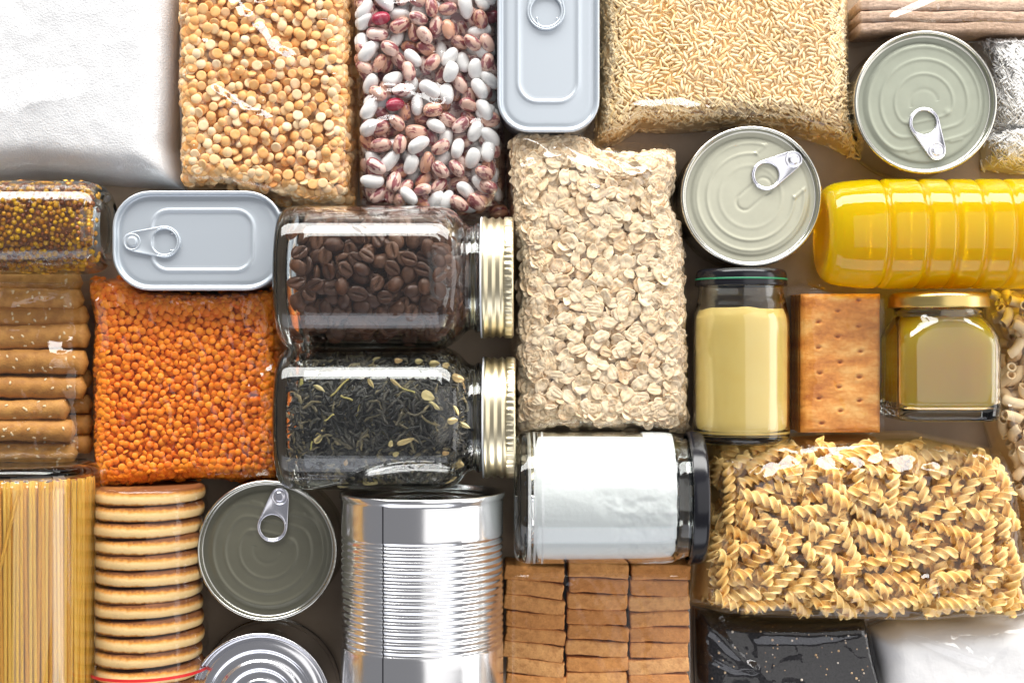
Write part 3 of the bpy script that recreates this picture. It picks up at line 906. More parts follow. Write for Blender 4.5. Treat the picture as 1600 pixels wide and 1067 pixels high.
# --- fusilli
b = Bag(top=[(1098, 690), (1180, 682), (1300, 678), (1440, 676), (1560, 700)], right=[(1560, 700), (1578, 760), (1590, 860), (1598, 960)],
        bottom=[(1080, 950), (1130, 958), (1260, 962), (1400, 966), (1598, 960)], left=[(1098, 690), (1096, 780), (1090, 860), (1080, 950)], h=108, w=46, g=1.6)
FK = [fusillo(72), fusillo(62, bend=.003), fusillo(80, bend=.0015, ph=1), fusillo(64, 10, 41, -.002, ph=2), fusillo(72, 10.6, 45, .001, ph=.5), fusillo(52, 9.4, 42, .002, ph=1.6), fusillo(44, 9.8, 38, .004, ph=.8), fusillo(66, 9.2, 36, -.003, ph=2.4), fusillo(30, 9.6, 40, 0, ph=.3), fusillo(70, 9.9, 44, .0035, ph=1.2)]
H = grains(b, FK, ['fusilli'] * 10, [M['pasta']] * 10, 240, 14, 60, 12, 'yellow spiral of fusilli pasta lying among others in the clear bag', 'fusilli', 'fusilli spirals in the clear bag', 300,
           ('loose_fusilli', 'yellow fusilli spirals lying deeper in the clear bag', 'fusilli'), flip='roll', K=24, tol=8, minvis=25, sink=8, slope=.15, fails=150)
ob = b.film('fusilli_bag', H, M['film'], 'clear plastic bag of yellow fusilli spirals below the honey jar', 'bag', wr=3.2, wl=44, seed=61, rad=20,
       folds=[([(x0 - l, y0 + 9), (x0 + l * .4, y0 + 5)], 0, w0) for x0, y0, l, w0 in ((1140, 716, 8, 13), (1198, 738, 9, 17), (1232, 722, 5, 12), (1298, 726, 11, 17), (1326, 728, 9, 15), (1368, 716, 6, 12), (1408, 728, 10, 18), (1455, 730, 7, 13), (1110, 742, 8, 11))] + [([(1095, 940), (1120, 935), (1140, 950)], 8, 9), ([(1440, 905), (1450, 930), (1430, 955)], 7, 10)])

ruffle(ob, [(1564, 706), (1580, 760), (1590, 860), (1598, 955)], 9, 60, 5, 8)
ruffle(ob, [(1590, 962), (1500, 964), (1400, 964), (1260, 962)], 9, 50, 5, 9)
ruffle(ob, [(1150, 956), (1110, 954), (1082, 946)], 22, 74, 8, 10)

# --- macaroni
b = Bag(top=[(1552, 455), (1690, 450)], right=[(1690, 450), (1690, 930)], bottom=[(1586, 925), (1640, 930), (1690, 930)],
        left=[(1552, 455), (1550, 560), (1540, 640), (1560, 700), (1580, 800), (1586, 925)], h=84, w=44, g=1.5)
MK = [macaroni(), macaroni(75, 24), macaroni(110, 17), macaroni(60, 28)]
H = grains(b, MK, ['macaroni'] * 4, [M['macaroni']] * 4, 160, 35, 44, 4, 'pale elbow macaroni tube lying among others in the bag at the photo edge', 'macaroni', 'elbow macaroni in the clear bag', 300,
           ('loose_macaroni', 'pale elbow macaroni lying deeper in the bag at the photo edge', 'macaroni'), flip='roll', K=24, tol=5, minvis=14, sink=3, slope=.25, fails=100)
b.film('macaroni_bag', H, M['film'], 'clear plastic bag of pale elbow macaroni running off the photo edge', 'bag', wr=3, seed=71, rad=10,
       folds=[([(1570, 640), (1590, 720), (1592, 800), (1596, 880)], 8, 9)])

# --- black meal
b = Bag(top=[(1086, 950), (1160, 962), (1260, 966), (1356, 964)], right=[(1356, 964), (1364, 1010), (1378, 1067), (1384, 1130)],
        bottom=[(1090, 1130), (1384, 1130)], left=[(1086, 950), (1086, 1000), (1090, 1130)], h=74, w=26)
T = powder(b, 'black_seed_meal', M['black'], 'black ground seeds with tan specks filling the flat bag', 'seeds', amp=3, wl=60)
sl = make_lib([xf(sphere(10, 7), np.eye(3) * 1.9)], 4, 1.0, 5)
for i in range(46):
    px, py = rng.uniform(1100, 1365), rng.uniform(985, 1067)
    r = rng.uniform(.8, 2.1)
    p = W(px, py, 72)
    z = float(b.f.sample(T, np.array([p[0]]), np.array([p[1]]))[0])
    o = obj('tan_speck', xf(sphere(8, 6), np.eye(3) * r), M['speck'], loc=(p[0], p[1], z + r * .2))
    tag(o, 'tiny tan speck lying on the black seed meal in the bag', 'seed', 'tan specks in the black meal')
b.film('black_seed_bag', T, M['film'], 'flat clear bag of black seed meal below the fusilli', 'bag', wr=1.2, wl=70, seed=81, edge_z=30,
       folds=[([(1112, 980), (1140, 1010), (1160, 1030), (1176, 1042)], 9, 9), ([(1118, 1028), (1150, 1043), (1176, 1042)], 8, 8), ([(1095, 955), (1106, 985), (1100, 1000)], 9, 8), ([(1190, 985), (1270, 985), (1340, 975)], 6, 16)])

# --- flour bag
b = Bag(top=[(1356, 985), (1400, 966), (1500, 964), (1600, 958), (1680, 958)], right=[(1680, 958), (1680, 1140)],
        bottom=[(1376, 1140), (1680, 1140)], left=[(1356, 985), (1366, 1030), (1376, 1140)], h=80, w=40)
T = powder(b, 'bagged_flour', M['flour'], 'white flour filling the bag in the bottom corner', 'flour', amp=4, wl=80, seed=9)
b.film('flour_bag', T, M['film_soft'], 'clear plastic bag of white flour beside the black seed bag', 'bag', wr=3.5, wl=70, seed=91, edge_z=26,
       folds=[([(1430, 990), (1480, 1010), (1540, 1030)], 4, 10)])

# ================================================================== CANS AND TINS
def lid_heights(X, Y, kind):
    """embossing of a ring-pull lid; the tab points along +x."""
    r = np.hypot(X, Y)
    Z = np.zeros_like(r)
    def ridge(sd, w, h): return h * np.exp(-(sd / w) ** 2)
    def dshape(R, c, k=10):
        a, b2 = r - R, X - c
        return np.log(np.exp(a / k) + np.exp(b2 / k)) * k
    if kind == 0:
        Z += ridge(dshape(86, 64, 5), 2.6, 2.6) + ridge(dshape(67, 46, 5), 2.6, 2.4) + ridge(dshape(45, 27, 5), 2.4, 2.0)
        Z -= ridge(r - 21, 3, 1.2) * (X < 2)
        for s in (-1, 1):
            Z += ridge(np.hypot((X - 68) , 0), 2, 2.0) * (np.abs(Y * s - 34) < 10)
            Z += 2.6 * np.exp(-((X - 22) ** 2 + (Y - s * 31) ** 2) / 26)
    else:
        Z += ridge(r - 84, 2.4, 2.2) * (X < 70) + ridge(r - 68, 2.6, 2.4) * (X < 52) + ridge(r - 49, 3, 1.2)
        sd = np.hypot(np.clip(X + 12, None, 0) + np.clip(X - 26, 0, None), Y) - 13
        Z -= ridge(sd, 2.4, 2.2)
        for s in (-1, 1): Z += ridge(np.abs(Y) - 46, 2, 2.0) * (np.abs(X - 62) < 12)
    Z = Z * .42 - 2.0 * (1 / (1 + np.exp(-(r - 92) / 1.2)))
    return Z

def lid_mesh(R, kind, z, ang):
    n = 200
    rr = np.r_[0.01, np.linspace(1.5, 101, 78)]
    a = np.arange(n) * 2 * np.pi / n
    Rg, A = np.meshgrid(rr, a, indexing='ij')
    X, Y = Rg * np.cos(A), Rg * np.sin(A)
    Z = lid_heights(X, Y, kind)
    rings = [np.stack([X[i], Y[i], Z[i] - 7], 1) for i in range(len(rr))]
    # countersink wall and double seam
    for r, zz in ((102.2, -9.2), (103.5, -8.5), (104, -4), (104.6, 0), (105.6, 1.6), (107.2, 2.2), (108.8, 1.6), (110, 0), (110.2, -3), (110, -7), (108.4, -8.4)):
        rings.append(np.stack([np.cos(a) * r, np.sin(a) * r, np.full(n, zz)], 1))
    V, F = loft(rings)
    V = V * np.array([R / 110, R / 110, 1.0])
    return xf((V, F), rot('Z', ang), (0, 0, z)), (np.arange(len(F)) >= n * (len(rr) - 1)).astype(int)

def tab_mesh(L=46, r1=23, r2=14, hole=17.5, th=3.6):
    """ring pull: hull of two circles with a hole at the finger end (at -x); rivet end at the origin."""
    n = 64
    c = np.array([-L, 0.0])
    a = np.arange(n) * 2 * np.pi / n
    D = np.stack([np.cos(a), np.sin(a)], 1)
    pts = np.concatenate([c + r1 * np.stack([np.cos(t), np.sin(t)], 1) if k == 0 else r2 * np.stack([np.cos(t), np.sin(t)], 1) for k, t in enumerate((np.linspace(0, 2 * np.pi, 120), np.linspace(0, 2 * np.pi, 120)))])
    sup = lambda d: (pts @ d).max()
    # radial distance of the hull boundary from the hole centre along each direction
    N = np.stack([np.cos(np.linspace(0, 2 * np.pi, 720)), np.sin(np.linspace(0, 2 * np.pi, 720))], 1)
    h = (pts @ N.T).max(0) - c @ N.T
    den = D @ N.T
    with np.errstate(divide='ignore', invalid='ignore'):
        t = np.where(den > 1e-3, h[None] / den, 1e9).min(1)
    out = c + D * t[:, None]
    inn = c + D * hole * np.array([1.0, 1.0])
    def ring(w, z):                      # w: 0 outer .. 1 inner, offset in px from each edge
        return z
    L_ = []
    e = [(out, 0, 1.2), (out, -.5, .2), ]
    ow = lambda o: c + D * (t - o)[:, None]
    iw = lambda o: c + D * (hole + o)
    seq = [(ow(1.5), 0), (ow(.3), .8), (ow(0), th * .55), (ow(.5), th * .85), (ow(1.6), th), (ow(3.2), th * .8)]
    seq2 = [(iw(3.2), th * .8), (iw(1.6), th), (iw(.5), th * .85), (iw(0), th * .55), (iw(.3), .8), (iw(1.5), 0)]
    # make sure the ring is not crossed where it is narrow
    w = t - hole
    for (P, z) in seq + seq2: L_.append(np.c_[P, np.full(n, z)])
    L_.append(L_[0])
    return loft(L_)

def add_tab(root, x, y, z, ang, scale=1.0, mat=None, par=None):
    t = obj('pull_tab', xf(xf(tab_mesh(), np.eye(3) * scale), rot('Z', ang), (x, y, z)), mat or M['tab'], par or root)
    prof = smooth_profile([(0.01, 5.2), (6.2, 5.2), (7.2, 4.0), (7.4, 2.9), (10.5, 3.1), (11.3, 3.9), (12.4, 3.2), (12.6, 1)], 2)
    obj('rivet', xf(xf(lathe(prof, 40), np.eye(3) * scale), None, (x, y, z)), mat or M['tab'], t)
    return t

def ring_can(cx, cy, R, h, kind, ang, label, tabr, tabang=None, lidmat=None):
    p = W(cx, cy, h)
    root = empty('round_can', (p[0], p[1], 0), label, 'can', 'round ring pull cans')
    R = R * (1 - h / CH)
    side = lathe(smooth_profile([(R - 6, 0), (R + .2, .5), (R + .2, 5), (R - 3, 9), (R - 3.4, 20), (R - 3.4, h - 20), (R - 3, h - 10), (R - 1.5, h - 7)], 2), 120)
    obj('can_body', side, M['can'], root)
    lm, fm = lid_mesh(R, kind, h, ang)
    obj('can_lid', lm, [lidmat or M['lid'], M['can']], root, fmat=fm)
    a = D2R(ang)
    tx, ty = tabr * math.cos(a), tabr * math.sin(a)
    add_tab(root, tx, ty, h - 6, ang if tabang is None else tabang)
    return root
ring_can(1446, 160, 112, 104, 0, -76, 'round ring pull can with greenish grey lid in the upper corner beside the white rice', 74, -66)
ring_can(1174, 307, 110, 104, 1, 41, 'round ring pull can with pale beige lid between oats and oil bottle', 84, 30, M['lid_beige'])
ring_can(417, 860, 110, 104, 0, 77, 'round ring pull can with dark olive lid beside the biscuit roll', 82, 76, M['lid_olive'])

# can standing upside down, plain stepped end
def plain_can():
    p = W(406, 1100, 108)
    root = empty('upturned_can', (p[0], p[1], 0), 'shiny round can with plain stepped end below the olive lidded can', 'can')
    R, h = 106.0, 108
    obj('can_body', lathe(smooth_profile([(R + 2, 0), (R + 4, 2), (R + 4, 7), (R, 10), (R - 1, 22), (R, 24), (R, h - 16), (R - 1, h - 8)], 2), 120), M['steel'], root)
    prof = [(0.01, -6), (18, -6), (22, -3), (34, -3), (38, -7), (48, -7), (52, -3), (62, -3), (66, -8), (76, -8), (80, -4), (90, -5), (96, -9), (99, -9), (101, -2), (102.5, 1.5), (105, 2), (106.5, 0), (106.5, -7), (105, -9)]
    obj('can_end', xf(lathe(smooth_profile(prof, 2), 140), None, (0, 0, h)), M['shiny'], root)
plain_can()

# big ribbed can lying on its side
def ribbed_can():
    r = 122.0
    ytop = W(660, 783, 2 * r)[1] + 0
    xc = W(660, 0, r)[0]
    root = empty('ribbed_can', (xc, ytop - 180, 0), 'large ribbed bare metal can lying on its side', 'can')
    prof = []                              # r, distance from the open end
    prof += [(r - 12, 9), (r - 8, 9), (r - 5.5, 5), (r - 5, 0), (r - 3, -1.5), (r - .5, -1.2), (r, 1), (r, 6), (r - 2.4, 8), (r - 2.6, 12)]
    for y in range(16, 60, 8): prof.append((r - 2.6, y))
    k = 0
    for y in np.arange(60, 222, 1.2):
        prof.append((r - 2.6 + 1.05 * math.cos((y - 60) / 9.53 * 2 * math.pi) - 1.05, y))
    for y in (224, 240, 262, 290, 320, 345, 352): prof.append((r - 2.6, y))
    prof += [(r, 356), (r, 362), (r - 3, 364)]
    V, F = lathe(prof, 200)
    V = V @ np.array([[1, 0, 0], [0, 0, -1], [0, 1, 0.]]).T
    obj('can_body', xf((V, F), None, (0, 180, r)), M['steel'], root)
    end = lathe([(0.01, 8), (40, 8), (44, 9.5), (70, 9.5), (74, 8), (100, 8), (104, 10), (r - 11, 9)], 120)
    V, F = end
    V = V @ np.array([[1, 0, 0], [0, 0, -1], [0, 1, 0.]]).T
    obj('can_end', xf((V, F), None, (0, 180, r)), M['steel'], root)
    a = D2R(90 + 24)
    seam = []
    for y in np.arange(9, 354, 1.3):
        rr = r - 2.6 + (1.05 * math.cos((y - 60) / 9.53 * 2 * math.pi) - 1.05 if 60 <= y < 222 else 0) + .25
        seam.append([(math.cos(a - .009) * rr, -y, math.sin(a - .009) * rr), (math.cos(a + .009) * rr, -y, math.sin(a + .009) * rr)])
    V, F = loft([np.array(s) for s in seam], closed=False)
    obj('weld_seam', xf((V, F), None, (0, 180, r)), pbr('weld_line', (.03, .03, .035), .5, .3), root)
ribbed_can()

def flat_tin(x0, y0, x1, y1, h, rc, inner, tab, label, ri=28, dimple=None):
    a, b2 = W(x0, y1, h), W(x1, y0, h)
    cx, cy = (a[0] + b2[0]) / 2, (a[1] + b2[1]) / 2
    hx, hy = (b2[0] - a[0]) / 2, (b2[1] - a[1]) / 2
    root = empty('flat_tin', (cx, cy, 0), label, 'tin', 'flat sardine tins')
    side = [rrect(hx - o, hy - o, rc - o, z=z) for o, z in ((10, 0), (6, .6), (4, 3), (3.4, 10), (3.4, h - 12), (3, h - 8), (1, h - 6.5))]
    obj('tin_body', loft(side, cap0=True), M['tin'], root)
    ix, iy, ihx, ihy = inner
    p = W(ix, iy, h - 7); lx, ly = p[0] - cx, p[1] - cy
    L = [rrect(hx - o, hy - o, rc - o, z=h + z) for o, z in ((1.2, -7.5), (.2, -6), (0, -3), (.4, -.8), (1.6, .3), (3, .5), (4.4, 0), (5.4, -1.6), (5.8, -4.5), (6.4, -7.2), (8, -8.4), (10.5, -8.2), (13, -7.2), (16, -7), (19, -7))]
    edge = rrect(hx - 19, hy - 19, rc - 19, z=h - 7)
    for t in (.33, .66):
        q = rrect(ihx + 5, ihy + 5, ri + 5, lx, ly, h - 7)
        L.append(edge * (1 - t) + q * t)
    for o, z in ((5, 0), (3.4, .3), (1.8, 1.2), (0, 1.7), (-1.8, 1.2), (-3.4, .1), (-5, -.3), (-9, -.3)):
        L.append(rrect(ihx + o, ihy + o, max(ri + o, 3), lx, ly, h - 7 + z))
    L.append(rrect(ihx * .4, ihy * .4, ri * .4, lx, ly, h - 7.3)); L.append(rrect(1, 1, .5, lx, ly, h - 7.3))
    obj('tin_lid', loft(L, cap1=True), M['tin'], root)
    tx, ty, ta, sc = tab
    p = W(tx, ty, h - 6)
    t = add_tab(root, p[0] - cx, p[1] - cy, h - 6.5, ta, sc, M['tin'])
    if dimple:
        p = W(dimple[0], dimple[1], h - 6)
        arc = np.linspace(D2R(dimple[2] - 100), D2R(dimple[2] + 100), 24)
        P = np.stack([p[0] - cx + dimple[3] * np.cos(arc), p[1] - cy + dimple[3] * np.sin(arc), np.full(24, h - 7)], 1)
        obj('finger_dimple', tube(P, 1.5, 8), M['tin'], root)
    return root
flat_tin(777, -160, 937, 207, 112, 48, (856.5, 40, 45, 114), (853, -42, 90, 1.25), 'flat silver tin standing lengthwise beside the speckled beans', 30, (855, 30, -90, 15))
flat_tin(175, 298, 443, 454, 108, 56, (316, 376, 76, 45), (207, 378, 180, 1.04), 'flat silver tin lying crosswise above the red lentils', 26, (268, 378, 0, 13))

# ================================================================== GLASS JARS
def glass_shell(outer, inner, n=120, shape=None):
    """closed glass wall of revolution: outer profile from base centre up to the mouth, then the inner one back down."""
    prof = np.concatenate([smooth_profile(outer, 3), smooth_profile(inner, 3)])
    V, F = lathe(prof, n, shape)
    m = len(prof)
    F = np.concatenate([F, np.array([(m - 1) * n + np.arange(n), (m - 1) * n + (np.arange(n) + 1) % n, (np.arange(n) + 1) % n, np.arange(n)]).T]) if False else F
    return V, F

def gold_lid(root, x, R, M_, t, w=45):
    prof = smooth_profile([(0.01, w), (R - 14, w), (R - 10, w - 2), (R - 6, w), (R - 1.5, w), (R, w - 2)], 1).tolist()
    n = 240
    a = np.arange(n) * 2 * np.pi / n
    rings = [np.stack([np.cos(a) * r, np.sin(a) * r, np.full(n, h)], 1) for r, h in prof]
    kn = 1 + .012 * np.sign(np.sin(a * 60))
    for h in (w - 3.5, w - 13): rings.append(np.stack([np.cos(a) * R * kn, np.sin(a) * R * kn, np.full(n, h)], 1))
    for r, h in ((R - 2, w - 14), (R - 3, w - 16), (R + .6, w - 19), (R + .8, w - 21), (R - 2.4, w - 25), (R - 2.4, w - 27), (R + .4, w - 30), (R + .6, w - 32), (R - 2, w - 36), (R - 1.5, 8), (R + 1.2, 5), (R + 1.6, 2), (R, 0), (R - 3, .5)):
        rings.append(np.stack([np.cos(a) * r, np.sin(a) * r, np.full(n, h)], 1))
    V, F = loft(rings)
    l = obj('jar_lid', xf((V, F[:, ::-1]), M_, t), M['gold'], root)
    rim = lathe([(R - 8, -2.5), (R + .6, -2.5), (R + 1.2, -1.2), (R + .6, 0), (R - 8, 0)], 120)
    obj('lid_liner', xf(rim, M_, t), M['white_plastic'], l)


def mason(x0, x1, cy, label):
    """preserving jar lying on its side, gold lid towards +x; x1 is where the lid starts."""
    r = 106.0
    p0 = W(x0, cy, r); Ll = W(x1, cy, r)[0] - p0[0]
    L = Ll + 30; body = Ll - 26
    root = empty('mason_jar', (p0[0] + Ll / 2, p0[1], 0), label, 'jar', 'gold lidded glass jars lying on their sides')
    t = (-Ll / 2, 0, r)
    outer = [(0.01, 6), (60, 6), (78, 0), (94, 0), (104, 10), (r, 28), (r, 60), (r, body - 46), (r - 1, body - 30), (r - 8, body - 14), (r - 22, body - 1), (80, body + 3), (78, body + 8)]
    outer += [(78, body + 12), (82, body + 15), (82, body + 19), (78, body + 22), (78, L - 2), (74, L)]
    inner = [(72, L - 2), (72, body + 6), (74, body + 2), (r - 31, body - 7), (r - 15, body - 21), (r - 9, body - 36), (r - 7.5, body - 54), (r - 8, 60), (r - 9, 40), (r - 20, 22), (60, 17), (0.01, 16)]
    def squarish(a, rr, h):
        k = np.clip((rr - 84) / 12, 0, 1)
        return 1 + k * ((np.abs(np.cos(a)) ** 2.5 + np.abs(np.sin(a)) ** 2.5) ** (-1 / 2.5) - 1)
    obj('jar_glass', xf(glass_shell(outer, inner, shape=squarish), TO_X, t), M['glass'], root)
    gold_lid(root, 0, 89, TO_X, (Ll / 2, 0, r), 46)
    ri = np.array([(h, q) for q, h in inner[::-1]])
    return p0[0], p0[1], r, body, ri

class JarFill:
    """height raster of what lies inside a lying jar (axis along x)."""
    def __init__(s, x0, y0, r, xa, xb, ri, gap, g=1.5):
        P = np.array([(x0 + xa, y0 - 100), (x0 + xb, y0 - 100), (x0 + xb, y0 + 100), (x0 + xa, y0 + 100)], dtype=float)
        s.f = Field(P, g)
        rad = np.interp(s.f.X - x0, ri[:, 0], ri[:, 1]) - gap
        q = rad ** 2 - (s.f.Y - y0) ** 2
        s.T = r + np.sqrt(np.maximum(q, 0))
        s.ok = (q > (rad * .30) ** 2) & (s.f.d > 9)
        s.q = q
        s.core = s.f.d * 0 + (q > 4)

# --- coffee
x0, y0, r, body, ri = mason(441, 754, 434, 'glass jar full of roasted coffee beans with gold ridged lid')
J = JarFill(x0, y0, r, 22, body + 4, ri, 2.5)
CK = [coffee_bean(14.2, 10.6, 8), coffee_bean(13, 10, 7.6, -1), coffee_bean(15.2, 10.8, 8), coffee_bean(12.4, 9.8, 7.6, -1)]
lib = make_lib(CK, 160, 1.5, 20, True)
J.T = J.T - 26 * np.clip((J.f.X - x0 - body + 36) / 40, 0, 1) * np.clip((J.f.Y - y0 + 20) / 60, 0, 1)
placed, vis, H = pack(J.f, J.T, 40, lib, 0, K=26, tol=2, ok=J.ok, sink=1)
V, F = raster_mesh(J.f.X[::3, ::3], J.f.Y[::3, ::3], np.maximum(J.T - 36, r - 60)[::3, ::3], (J.q > 60)[::3, ::3] & (J.f.d > 0)[::3, ::3])
scatter(placed, vis, CK, ['coffee_bean'] * 4, [M['coffee']] * 4, 'dark roasted coffee bean lying among others in the glass jar', 'coffee bean', 'coffee beans in the jar', 300, 12,
        ('loose_coffee_beans', 'dark roasted coffee beans lying deeper in the glass jar', 'coffee beans'), (V, F))

# --- tea
x0, y0, r, body, ri = mason(441, 757, 652, 'glass jar of black tea leaves and pale petals with gold ridged lid')
J = JarFill(x0, y0, r, 22, body + 10, ri, 3)
TK = [leaf_strand(rng.uniform(16, 38), rng.uniform(1.7, 3.0), rng.uniform(1, 7), i) for i in range(14)]
lib = make_lib(TK, 240, 1.5, 14, 'roll')
placed, vis, H = pack(J.f, J.T, 16, lib, 0, K=8, tol=4, ok=(J.q > 500) & (J.f.d > 6), nmax=3600, sink=1.0)
V, F = raster_mesh(J.f.X[::3, ::3], J.f.Y[::3, ::3], np.maximum(J.T - 12, r - 60)[::3, ::3], (J.q > 60)[::3, ::3] & (J.f.d > 0)[::3, ::3])
scatter(placed, vis, TK, ['tea_leaf'] * 14, [M['tea']] * 14, '', 'tea', '', 0, 3, ('black_tea', 'curled black tea leaves filling the lower glass jar', 'tea'), (V, F))
def jar_top(px, py, lift=1.0):
    p = W(px, py, r + 70)
    for _ in range(3):
        z = float(J.f.sample(np.maximum(H, J.T - 6), np.array([p[0]]), np.array([p[1]]))[0])
        p = W(px, py, z)
    return p[0], p[1], z + lift
for (px, py, a, b_, ang, k) in [(499, 681, 11, 5.5, 62, 'petal'), (487, 695, 6, 2, 55, 'stem'), (588, 565, 8, 4, 40, 'petal'), (623, 566, 6, 5, 0, 'petal'), (655, 566, 6, 5, 20, 'petal'), (679, 570, 8, 6, 10, 'petal'),
                              (696, 573, 6, 5, 70, 'petal'), (715, 592, 10, 6.5, -10, 'petal'), (724, 606, 9, 2.5, 95, 'petal'), (669, 619, 10, 7, -25, 'petal'), (679, 634, 10, 3.5, -35, 'petal'), (620, 601, 12, 2.5, -40, 'petal'),
                              (640, 611, 12, 2, -30, 'stem'), (500, 607, 10, 3, -30, 'petal'), (531, 606, 18, 2.2, 38, 'stem'), (580, 600, 8, 3, -60, 'petal'), (542, 622, 9, 2.2, -35, 'stem'), (713, 641, 9, 3, -60, 'petal'),
                              (707, 657, 8, 5, 10, 'petal'), (725, 664, 10, 3.5, -25, 'petal'), (611, 692, 5, 3.5, 80, 'petal'), (634, 689, 13, 4, 18, 'petal'), (541, 720, 5, 3, 70, 'petal'), (619, 708, 5, 3.5, 30, 'petal'),
                              (713, 723, 12, 8, -15, 'petal'), (700, 743, 9, 5, 15, 'petal'), (580, 750, 12, 6, 5, 'petal'), (537, 752, 9, 6, 20, 'petal'), (472, 602, 7, 4, 70, 'stem'), (696, 707, 5, 3.5, 0, 'petal'), (560, 640, 9, 1.6, 60, 'stem'), (515, 652, 8, 1.8, 20, 'stem')]:
    x, y, z = jar_top(px, py)
    if k == 'petal':
        o = obj('dried_petal', xf(petal(a, b_), rot('Z', ang) @ rot('X', rng.normal(0, 14))), M['petal'], loc=(x, y, z))
        tag(o, 'pale dried flower petal lying on the black tea in the jar', 'petal', 'dried petals in the tea jar')
    else:
        P = np.stack([np.linspace(-a, a, 9), 2 * np.sin(np.linspace(-2, 2, 9)), np.zeros(9)], 1)
        o = obj('flower_stalk', xf(tube(P, b_ * .6, 8), rot('Z', ang)), M['stem'], loc=(x, y, z))
        tag(o, 'thin yellowish dried flower stem lying on the black tea in the jar', 'stem', 'dried stems in the tea jar')

# --- jar of white powder, black lid to the right
def powder_jar():
    r = 98.0
    p0 = W(803, 777, r); xl = W(1072, 777, r)[0] - p0[0]
    root = empty('powder_jar', (p0[0] + xl / 2, p0[1], 0), 'glass jar of white powder lying down with a glossy black lid', 'jar')
    t = (-xl / 2, 0, r)
    body = xl - 26
    outer = [(0.01, 8), (60, 8), (74, 0), (86, 0), (95, 7), (r, 22), (r, 40), (r, body - 20), (r - 1, body), (r - 6, body + 12), (88, body + 22), (88, xl + 16), (84, xl + 18)]
    inner = [(82, xl + 16), (82, body + 20), (r - 14, body + 8), (r - 7, body - 6), (r - 6, 40), (r - 8, 30), (r - 18, 22), (50, 20), (0.01, 20)]
    obj('jar_glass', xf(glass_shell(outer, inner), TO_X, t), M['glass_green'], root)
    lid = smooth_profile([(0.01, 25), (78, 25), (82, 23), (88, 25), (95, 24), (98, 20), (98.5, 10), (98.5, 2), (97, 0), (92, 0)], 2)
    obj('jar_lid', xf(lathe(lid, 140), TO_X, (xl / 2, 0, r)), M['black_lid'], root)
    # powder: solid of revolution a hair smaller than the inside, its free end crumbling away at the bottom right
    n, m = 240, 120
    a = np.arange(n) * 2 * np.pi / n
    rings = []
    for i in range(m + 1):
        h = 21.5 + (body + 2 - 21.5) * i / m
        rad = np.interp(h, [20, 22, 30, 40, body - 6, body + 2], [60, r - 18, r - 8.6, r - 6.6, r - 7.5, r - 10])
        y = -np.sin(a); z = np.cos(a)
        edge = body * (.52 + .10 * np.sin((a - math.pi) * 2.4)) + 14 * fbm(a * 5, np.full(n, h / 30), 8, 3)
        cut = np.clip((h - edge) / 14, 0, 1) * np.clip((a - math.pi + .25) / .2, 0, 1) * np.clip((math.pi + 1.35 - a) / .3, 0, 1)
        rr = rad - cut * (1.2 + 4 * np.clip(fbm(a * 11 + 3, np.full(n, h / 13), 4, 4) + .35, 0, 1.2))
        rings.append(np.stack([np.cos(a) * rr, np.sin(a) * rr, np.full(n, h)], 1))
    V, F = loft(rings, cap0=True, cap1=True)
    o = obj('jar_powder', xf((V, F), TO_X), M['salt'], loc=(p0[0], p0[1], r))
    tag(o, 'white powder packed in the black lidded glass jar', 'powder', kind='stuff')
    # small embossed maker's ticks on the glass by the base
    for k, (py, l) in enumerate(((737, 9), (754, 6), (808, 7), (838, 12), (848, 8))):
        y = W(0, py, 2 * r * .9)[1] - p0[1]
        z = r + math.sqrt(max(r * r - y * y, 0)) + .4
        obj('embossed_mark', xf(box(2, l, .8, .3, 1), None, (t[0] + 16, y, z - .5)), M['black_lid'], root)
powder_jar()

# --- pale mustard jar, lid upwards
def upright_style_jar():
    r = 73.0
    pt = W(1158, 448, r); pb = W(1158, 692, r)
    L = pt[1] - pb[1]
    root = empty('mustard_jar', (pt[0], (pt[1] + pb[1]) / 2, 0), 'glass jar of pale yellow mustard with dark green banded lid', 'jar')
    t = (0, -L / 2, r)
    outer = [(0.01, 5), (48, 5), (58, 0), (66, 1), (72, 8), (r, 20), (r, 40), (r, L - 58), (r - 1, L - 46), (r - 5, L - 32), (67, L - 22), (64, L - 12), (64, L + 14), (61, L + 16)]
    inner = [(59, L + 14), (59, L - 12), (61, L - 22), (r - 9, L - 33), (r - 5, L - 46), (r - 4, L - 60), (r - 4, 30), (r - 7, 16), (45, 12), (0.01, 12)]
    obj('jar_glass', xf(glass_shell(outer, inner), TO_Y, t), M['glass'], root)
    lid = smooth_profile([(0.01, 26), (56, 26), (64, 25), (68, 20), (68.5, 8), (69.5, 2), (68, 0), (64, 0)], 2)
    l = obj('jar_lid', xf(lathe(lid, 120), TO_Y, (0, L / 2, r)), M['black_lid'], root)
    obj('lid_band', xf(lathe([(68.2, 9), (69.3, 9.2), (69.3, 11.6), (68.2, 11.8)], 120), TO_Y, (0, L / 2, r)), M['green'], l)
    n = 100; a = np.arange(n) * 2 * np.pi / n
    rings = []
    for h in np.r_[np.linspace(13, 32, 6), np.linspace(36, L - 58, 8), np.linspace(L - 52, L - 34, 8)]:
        rad = np.interp(h, [12, 16, 30, L - 60, L - 46, L - 33, L - 30], [46, r - 8, r - 4.8, r - 4.6, r - 5.6, r - 10, r - 14])
        w = 1.5 * np.sin(a * 3 + 1) + 1.2 * np.sin(a * 7) if h > L - 46 else 0
        rings.append(np.stack([np.cos(a) * rad, np.sin(a) * rad, h + w * np.ones(n)], 1))
    o = obj('pale_mustard', xf(loft(rings, cap0=True, cap1=True), TO_Y), M['mayo'], loc=(pt[0], pb[1], r))
    tag(o, 'smooth pale yellow mustard filling the green banded jar', 'mustard', kind='stuff')
upright_style_jar()

